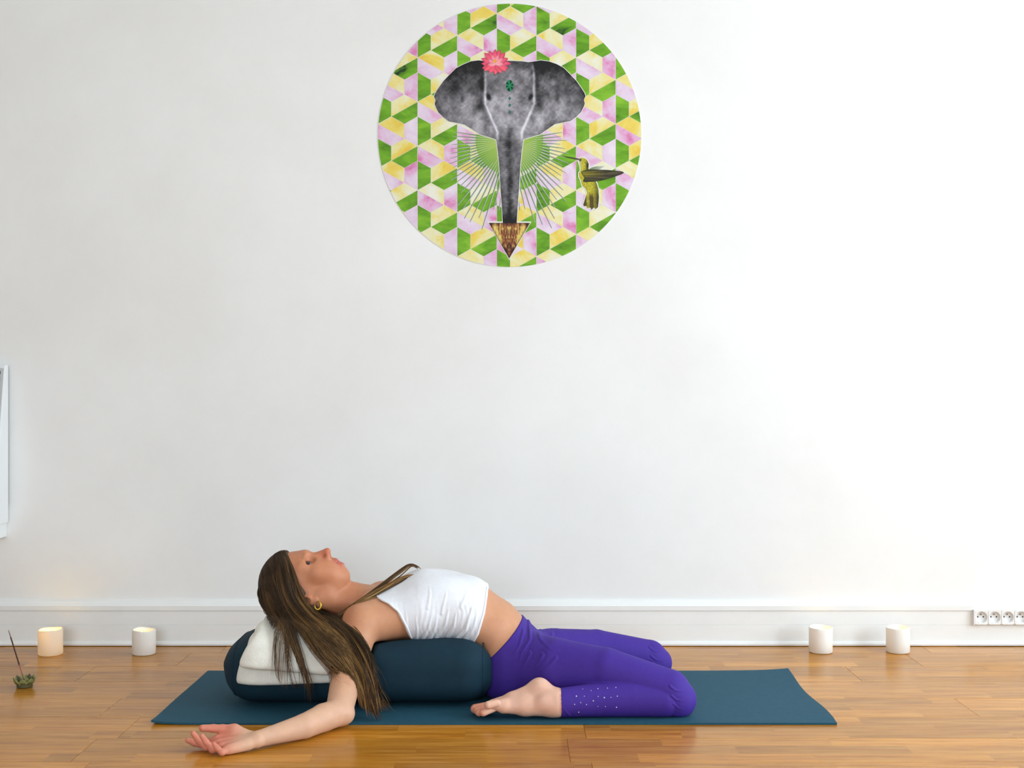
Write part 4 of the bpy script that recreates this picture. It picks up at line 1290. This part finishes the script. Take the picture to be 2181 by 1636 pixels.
# rhinestones on the shin of the leggings
tree_leg = BVHTree.FromPolygons(lv.tolist(), lq.tolist())
M_STONE = simple('rhinestone', (222, 222, 236), .12, .8)
bm = bmesh.new(); bmesh.ops.create_icosphere(bm, subdivisions=1, radius=1.0)
stone_me = bpy.data.meshes.new('rhinestone'); bm.to_mesh(stone_me); bm.free(); stone_me.materials.append(M_STONE)
camv = Vector((0, 0, CAMZ))
for sx, sy, r_ in [(1000, 740, 3.0), (1068, 740, 1.8), (1055, 678, 1.6), (1127, 692, 1.6), (1185, 675, 2.2), (1268, 670, 2.0), (1340, 665, 2.0), (1145, 780, 2.6), (1187, 742, 1.8), (1240, 752, 2.8), (1298, 750, 1.8), (1352, 740, 2.2),
                   (985, 810, 2.2), (1038, 795, 1.9), (1087, 812, 2.0), (1020, 877, 2.2), (1250, 828, 1.7), (1345, 835, 2.4), (1185, 828, 1.3)]:
    q = P(980 + sx / 4.04, 1300 + sy / 4.04, 3.4)
    hit = tree_leg.ray_cast(camv, (Vector(q) - camv).normalized())
    if hit[0] is None: continue
    o = bpy.data.objects.new('rhinestone', stone_me); COL.objects.link(o)
    o.location = hit[0]; o.scale = (r_ * .00075,) * 3
    o.parent = leggings
    o.matrix_parent_inverse = Matrix.Identity(4)

# ------------------------------------------------------------------ yoga mat
MX0, MX1, MY0, MY1, MT = -.963, .866, 3.35, 3.96, .006
nx_, ny_ = 150, 50
V, Fc = [], []
def mat_pt(i, j):
    a, b = i / nx_, j / ny_
    x = MX0 + (MX1 - MX0) * a; y = MY0 + (MY1 - MY0) * b
    re = math.exp(-((1 - a) / .02) ** 1); le = math.exp(-(a / .02))
    x += re * (.0045 * math.sin(b * 7.5 + .3)) + le * (-.004 * math.sin(b * 6) - .012 * (1 - min(1, (1 - b) / .06)) * -1 if False else le * -.003 * math.sin(b * 5))
    # slightly rounded left corners
    z = .0
    z += .006 * math.exp(-((1 - a) / .035)) * math.exp(-((1 - b) / .12))             # far right corner curls up
    z += .0025 * math.exp(-((1 - a) / .03)) * (math.sin(b * 9) * .5 + .5) * (b > .05)
    z += .007 * math.exp(-(a / .02)) * math.exp(-(b / .10))                            # near left corner lifts
    return x, y, z
for lay in (MT, .0006):
    for i in range(nx_ + 1):
        for j in range(ny_ + 1):
            x, y, z = mat_pt(i, j)
            V.append((x, y, z + lay))
K = (nx_ + 1) * (ny_ + 1); I_ = lambda i, j: i * (ny_ + 1) + j
for i in range(nx_):
    for j in range(ny_):
        Fc.append((I_(i, j), I_(i + 1, j), I_(i + 1, j + 1), I_(i, j + 1)))
        Fc.append((K + I_(i, j), K + I_(i, j + 1), K + I_(i + 1, j + 1), K + I_(i + 1, j)))
for i in range(nx_):
    Fc.append((I_(i, 0), K + I_(i, 0), K + I_(i + 1, 0), I_(i + 1, 0))); Fc.append((I_(i, ny_), I_(i + 1, ny_), K + I_(i + 1, ny_), K + I_(i, ny_)))
for j in range(ny_):
    Fc.append((I_(0, j), I_(0, j + 1), K + I_(0, j + 1), K + I_(0, j))); Fc.append((I_(nx_, j), K + I_(nx_, j), K + I_(nx_, j + 1), I_(nx_, j + 1)))
M_MAT = simple('blue_foam', (32, 80, 99), .78, .3, var=.07, vscale=70, bump=.3, bscale=700, bdist=.001)
ym = mesh_obj('yoga_mat', V, Fc, M_MAT, smooth=False)
tag(ym, 'blue foam yoga mat spread on the wooden floor beneath the person', 'yoga mat')

# ------------------------------------------------------------------ candles along the wall
def wax_material(name, c, f_):
    k = N(name)
    k.b.inputs['Base Color'].default_value = rgb(*c)
    k.b.inputs['Roughness'].default_value = .45
    tr = k.n('ShaderNodeBsdfTranslucent'); tr.inputs['Color'].default_value = rgb(255, 238, 176)
    mx = k.n('ShaderNodeMixShader'); mx.inputs[0].default_value = f_
    k.l(k.b.outputs[0], mx.inputs[1]); k.l(tr.outputs[0], mx.inputs[2]); k.l(mx.outputs[0], k.out.inputs['Surface'])
    return k.m
def flame_mat(s):
    k = N('led_flame')
    k.b.inputs['Emission Color'].default_value = rgb(255, 204, 96)
    k.b.inputs['Emission Strength'].default_value = s
    k.b.inputs['Base Color'].default_value = rgb(255, 190, 110)
    return k.m
def candle(px, pyb, r, hgt, tilt, tdir, glow, label, ph):
    d = CAMZ * F / (pyb - CY)
    base = P(px, pyb, d); base[2] = 0
    base[1] = d + r * .55
    base[0] = (px - CX) * base[1] / F
    e = empty('led_candle', tuple(base), label, 'candle', 'LED candles along the wall')
    n = 48
    prof = [(.0, 0.0), (r * .93, 0.0), (r, .003), (r * 1.0, .5), (r, 1.0), (r * .985, 1.03), (r * .93, 1.04), (r * .88, 1.02), (r * .86, .92), (r * .84, .68), (r * .5, .64), (.004, .63)]
    V, Fc = [], []
    for i, (q, z) in enumerate(prof):
        for j in range(n):
            a = 2 * math.pi * j / n
            rim = hgt * .965 + tilt * math.cos(a - tdir) + .0010 * math.sin(3 * a + ph)
            zz = z if i < 3 else (z * rim if z < .6 or i == 3 else z * rim)
            V.append((base[0] + q * math.cos(a), base[1] + q * math.sin(a), .0006 + zz))
    m = len(prof)
    for i in range(m - 1):
        for j in range(n):
            k = (j + 1) % n
            Fc.append((i * n + j, i * n + k, (i + 1) * n + k, (i + 1) * n + j))
    mesh_obj('wax', V, Fc, wax_material('candle_wax', (250, 248, 243), .30 if glow > 40 else .12), e)
    fl = [(.0005, 0), (.004, .004), (.0055, .009), (.004, .016), (.0018, .023), (.0004, .028)]
    V, Fc = lathe(fl, 12)
    V = np.array(V) + np.array((base[0] - .006, base[1] - .004, hgt * .62))
    mesh_obj('flame', V, Fc, flame_mat(glow), e)
candle(107.5, 1397, .0405, .0850, .0015, 0.5, 70, 'lit white candle glowing amber, leftmost, nearest the incense holder', 0.0)
candle(306.5, 1396, .0390, .0820, .0022, 2.6, 8, 'dim white candle between the leftmost candle and the bolster', 1.0)
candle(1748, 1392, .0395, .0850, .0020, 1.6, 22, 'white candle against the skirting behind the right end of the yoga mat', 2.0)
candle(1912.5, 1392, .0395, .0850, .0020, 0.6, 14, 'rightmost white candle, standing nearest the socket strip', 3.0)

# ------------------------------------------------------------------ incense holder and stick
hd = CAMZ * F / (1466 - CY)
hx, hy = (48 - CX) * hd / F, hd + .016
holder = empty('incense_holder', (hx, hy, 0), 'small green lotus-shaped incense bowl on the floor by the leftmost candle', 'incense holder')
M_CEL = simple('celadon_glaze', (142, 142, 84), .35, .5, var=.25, vscale=60)
M_CELD = simple('celadon_dark', (90, 86, 60), .45, .4, var=.25, vscale=60)
prof = [(.001, .0), (.022, .0), (.024, .003), (.021, .007), (.027, .012), (.030, .018), (.026, .022), (.020, .018), (.012, .014), (.001, .013)]
V, Fc = lathe(prof, 28)
mesh_obj('bowl', np.array(V) + np.array((hx, hy, .0006)), Fc, M_CELD, holder)
def petal_mesh(ang, r0, ln, wd, tilt):
    V = []
    ca, sa = math.cos(ang), math.sin(ang)
    for lay in (0, 1):
        for i in range(6):
            t = i / 5; w = wd * (math.sin(math.pi * (.16 + .84 * t)) ** .8 if t < 1 else .02)
            rr = r0 + ln * math.sin(tilt) * t * (1 - .25 * t); zz = .006 + ln * math.cos(tilt) * t ** 1.25
            for s in (-1, 0, 1):
                rad = rr - abs(s) * .003 * (1 - t) - lay * .0016
                V.append((hx + ca * rad - sa * w * s, hy + sa * rad + ca * w * s, .0006 + zz + lay * .0006))
    Fc = []
    for lay in (0, 1):
        b = lay * 18
        for i in range(5):
            for s in range(2):
                q = (b + i * 3 + s, b + i * 3 + s + 1, b + i * 3 + s + 4, b + i * 3 + s + 3)
                Fc.append(q if lay == 0 else q[::-1])
    for i in range(5):
        Fc.append((i * 3, i * 3 + 3, 18 + i * 3 + 3, 18 + i * 3)); Fc.append((i * 3 + 2, 18 + i * 3 + 2, 18 + i * 3 + 5, i * 3 + 5))
    return V, Fc
for i in range(8):
    V, Fc = petal_mesh(2 * math.pi * (i + .25) / 8, .021, .030, .0125, .66); mesh_obj('petal', V, Fc, M_CEL, holder)
for i in range(8):
    V, Fc = petal_mesh(2 * math.pi * (i + .75) / 8, .018, .030, .0105, .42); mesh_obj('petal', V, Fc, M_CELD if i % 2 else M_CEL, holder)
s0 = np.array((hx, hy, .014)); 
s1 = P(18, 1342, hd + .02)
stick = empty('incense_stick', tuple(s0), 'thin dark incense stick leaning out of the lotus bowl', 'incense stick')
M_INC = simple('incense_paste', (88, 62, 52), .9, .1, var=.15, vscale=200)
M_BAM = simple('bamboo_dyed', (176, 84, 74), .7, .2)
mid_ = s0 + (s1 - s0) * .33; tip_ = s0 + (s1 - s0) * .86
V, Fc = tube([s0, mid_, mid_ + (s1 - s0) * .02], [.0013, .0013, .0012], 8); mesh_obj('bamboo_core', V, Fc, M_BAM, stick)
V, Fc = tube([mid_, mid_ + (s1 - s0) * .01, tip_], [.0015, .0023, .0021], 8); mesh_obj('incense_coating', V, Fc, M_INC, stick)
M_ASH = simple('ash', (150, 138, 126), .95, .1, var=.2, vscale=300)
V, Fc = tube([tip_, s0 + (s1 - s0) * .95, s1], [.0020, .0017, .0009], 8); mesh_obj('ash_tip', V, Fc, M_ASH, stick)

# ------------------------------------------------------------------ socket strip on the skirting
M_SOCK = simple('socket_plastic', (240, 240, 238), .3, .5)
M_HOLE = simple('socket_hole', (40, 36, 34), .6)
M_PIN = simple('socket_pin', (150, 146, 140), .3, .5, metal=.8)
sy0 = WALL - .018
sd_ = WALL - .03
sz = CAMZ - (1315 - CY) * sd_ / F; sx0 = (2076.5 - CX) * sd_ / F
NS, SP = 6, 28.0 * sd_ / F
strip = empty('socket_strip', (sx0 + .1, sy0, sz - .0265), 'white multi-socket power strip mounted on the skirting board at the right', 'power strip')
def socket_plate():
    """square faceplate with a recessed round well, centred at origin, facing -y"""
    n = 32; R_ = .0195; hw, hh = SP / 2 - .0004, .0255
    V, Fc = [], []
    sq = []
    for j in range(n):
        a = 2 * math.pi * j / n; c, s = math.cos(a), math.sin(a)
        m = min(hw / max(abs(c), 1e-6), hh / max(abs(s), 1e-6)); sq.append((c * m, s * m))
    rings = [[(x, .014, z) for x, z in sq], [(x, .0012, z) for x, z in sq], [(x * .975, 0, z * .975) for x, z in sq], [(R_ * 1.04 * math.cos(2 * math.pi * j / n), 0, R_ * 1.04 * math.sin(2 * math.pi * j / n)) for j in range(n)],
             [(R_ * math.cos(2 * math.pi * j / n), .0008, R_ * math.sin(2 * math.pi * j / n)) for j in range(n)], [(R_ * .97 * math.cos(2 * math.pi * j / n), .0115, R_ * .97 * math.sin(2 * math.pi * j / n)) for j in range(n)]]
    for rg in rings: V.extend(rg)
    for i in range(len(rings) - 1):
        for j in range(n):
            k = (j + 1) % n; Fc.append((i * n + j, i * n + k, (i + 1) * n + k, (i + 1) * n + j))
    Fc.append(tuple(range((len(rings) - 1) * n, len(rings) * n)))
    return V, Fc
pV, pF = socket_plate()
for i in range(NS):
    c = np.array((sx0 + SP * (i + .5), sy0 - .014, sz))
    pl = mesh_obj('socket', np.array(pV) + c, pF, M_SOCK, strip, smooth=False)
    for dx in (-.0095, .0095):
        V, Fc = lathe([(.0026, 0), (.0026, .003), (.0002, .003)], 12); V = np.array(V)
        V = np.stack([V[:, 0] + dx, .0112 + .0 * V[:, 0] - V[:, 2] * .1, V[:, 1]], 1) + c
        mesh_obj('pin_hole', V, Fc + [tuple(range(12))], M_HOLE, pl)
    V, Fc = tube([c + np.array((0, .0118, .0095)), c + np.array((0, .004, .0095)), c + np.array((0, .002, .0095))], [.0024, .0024, .0014], 10)
    mesh_obj('earth_pin', V, Fc, M_PIN, pl)
for xa, xb in ((sx0 - .0045, sx0 + .0003), (sx0 + SP * NS - .0003, sx0 + SP * NS + .0045)):
    bm_obj('end_cap', box_bm(xa, xb, sy0 - .0150, sy0 - .0002, sz - .0262, sz + .0262, .0012, 2), M_SOCK, strip)

# ------------------------------------------------------------------ wall heater entering the frame at the left
hxr = (17 - CX) * 4.36 / F
heater = empty('wall_heater', (hxr - .4, WALL - .05, .36), 'white electric panel heater on the wall, cut by the left edge', 'heater')
M_HTR = simple('heater_enamel', (236, 238, 238), .4, .5)
M_HTRG = simple('heater_panel', (196, 198, 198), .4, .5)
z_t, z_b = CAMZ - (777 - CY) * 4.34 / F, CAMZ - (1118 - CY) * 4.29 / F
prof = [(WALL - .016, z_b), (WALL - .016, z_t), (WALL - .038, z_t), (WALL - .044, z_t - .006), (WALL - .086, z_b + .30), (WALL - .104, z_b + .10), (WALL - .104, z_b + .02), (WALL - .092, z_b)]
n = len(prof); xl = hxr - .80
V = [(xl, y, z) for y, z in prof] + [(hxr, y, z) for y, z in prof]
Fc = [(i, (i + 1) % n, n + (i + 1) % n, n + i) for i in range(n)] + [tuple(range(n))[::-1], tuple(range(n, 2 * n))]
ho = mesh_obj('casing', V, Fc, M_HTR, heater, smooth=False)
bv_ = ho.modifiers.new('bevel', 'BEVEL'); bv_.width = .003; bv_.segments = 2
# sloped grey control panel with its dark display marks
def on_front(x, z, lift): 
    t = (z_t - .006 - z) / ((z_t - .006) - (z_b + .30)); y = WALL - .044 - (.042) * t
    return (x, y - lift, z)
xa, xb = hxr - .20, hxr - .004
bm = bmesh.new()
vs4 = [bm.verts.new(on_front(x, z, l)) for l in (.0003, .0028) for x, z in ((xa, z_t - .012), (xb, z_t - .012), (xb, z_t - .20), (xa, z_t - .20))]
for q in ((0, 1, 2, 3), (7, 6, 5, 4), (0, 4, 5, 1), (1, 5, 6, 2), (2, 6, 7, 3), (3, 7, 4, 0)): bm.faces.new([vs4[i] for i in q])
bm_obj('control_panel', bm, M_HTRG, heater)
M_DISP = simple('display_dark', (30, 32, 36), .3)
for (za, zb) in ((z_t - .022, z_t - .034), (z_t - .044, z_t - .062)):
    bm = bmesh.new()
    vs4 = [bm.verts.new(on_front(x, z, l)) for l in (.0028, .0040) for x, z in ((hxr - .10, za), (hxr - .0135, za), (hxr - .0135, zb), (hxr - .10, zb))]
    for q in ((0, 1, 2, 3), (7, 6, 5, 4), (0, 4, 5, 1), (1, 5, 6, 2), (2, 6, 7, 3), (3, 7, 4, 0)): bm.faces.new([vs4[i] for i in q])
    bm_obj('display_mark', bm, M_DISP, heater)
for xb_ in (hxr - .012, hxr - .70):
    bm_obj('wall_bracket', box_bm(xb_ - .02, xb_, WALL - .060, WALL - .0005, z_b - .052, z_b + .06, .003, 1), M_HTR, heater)
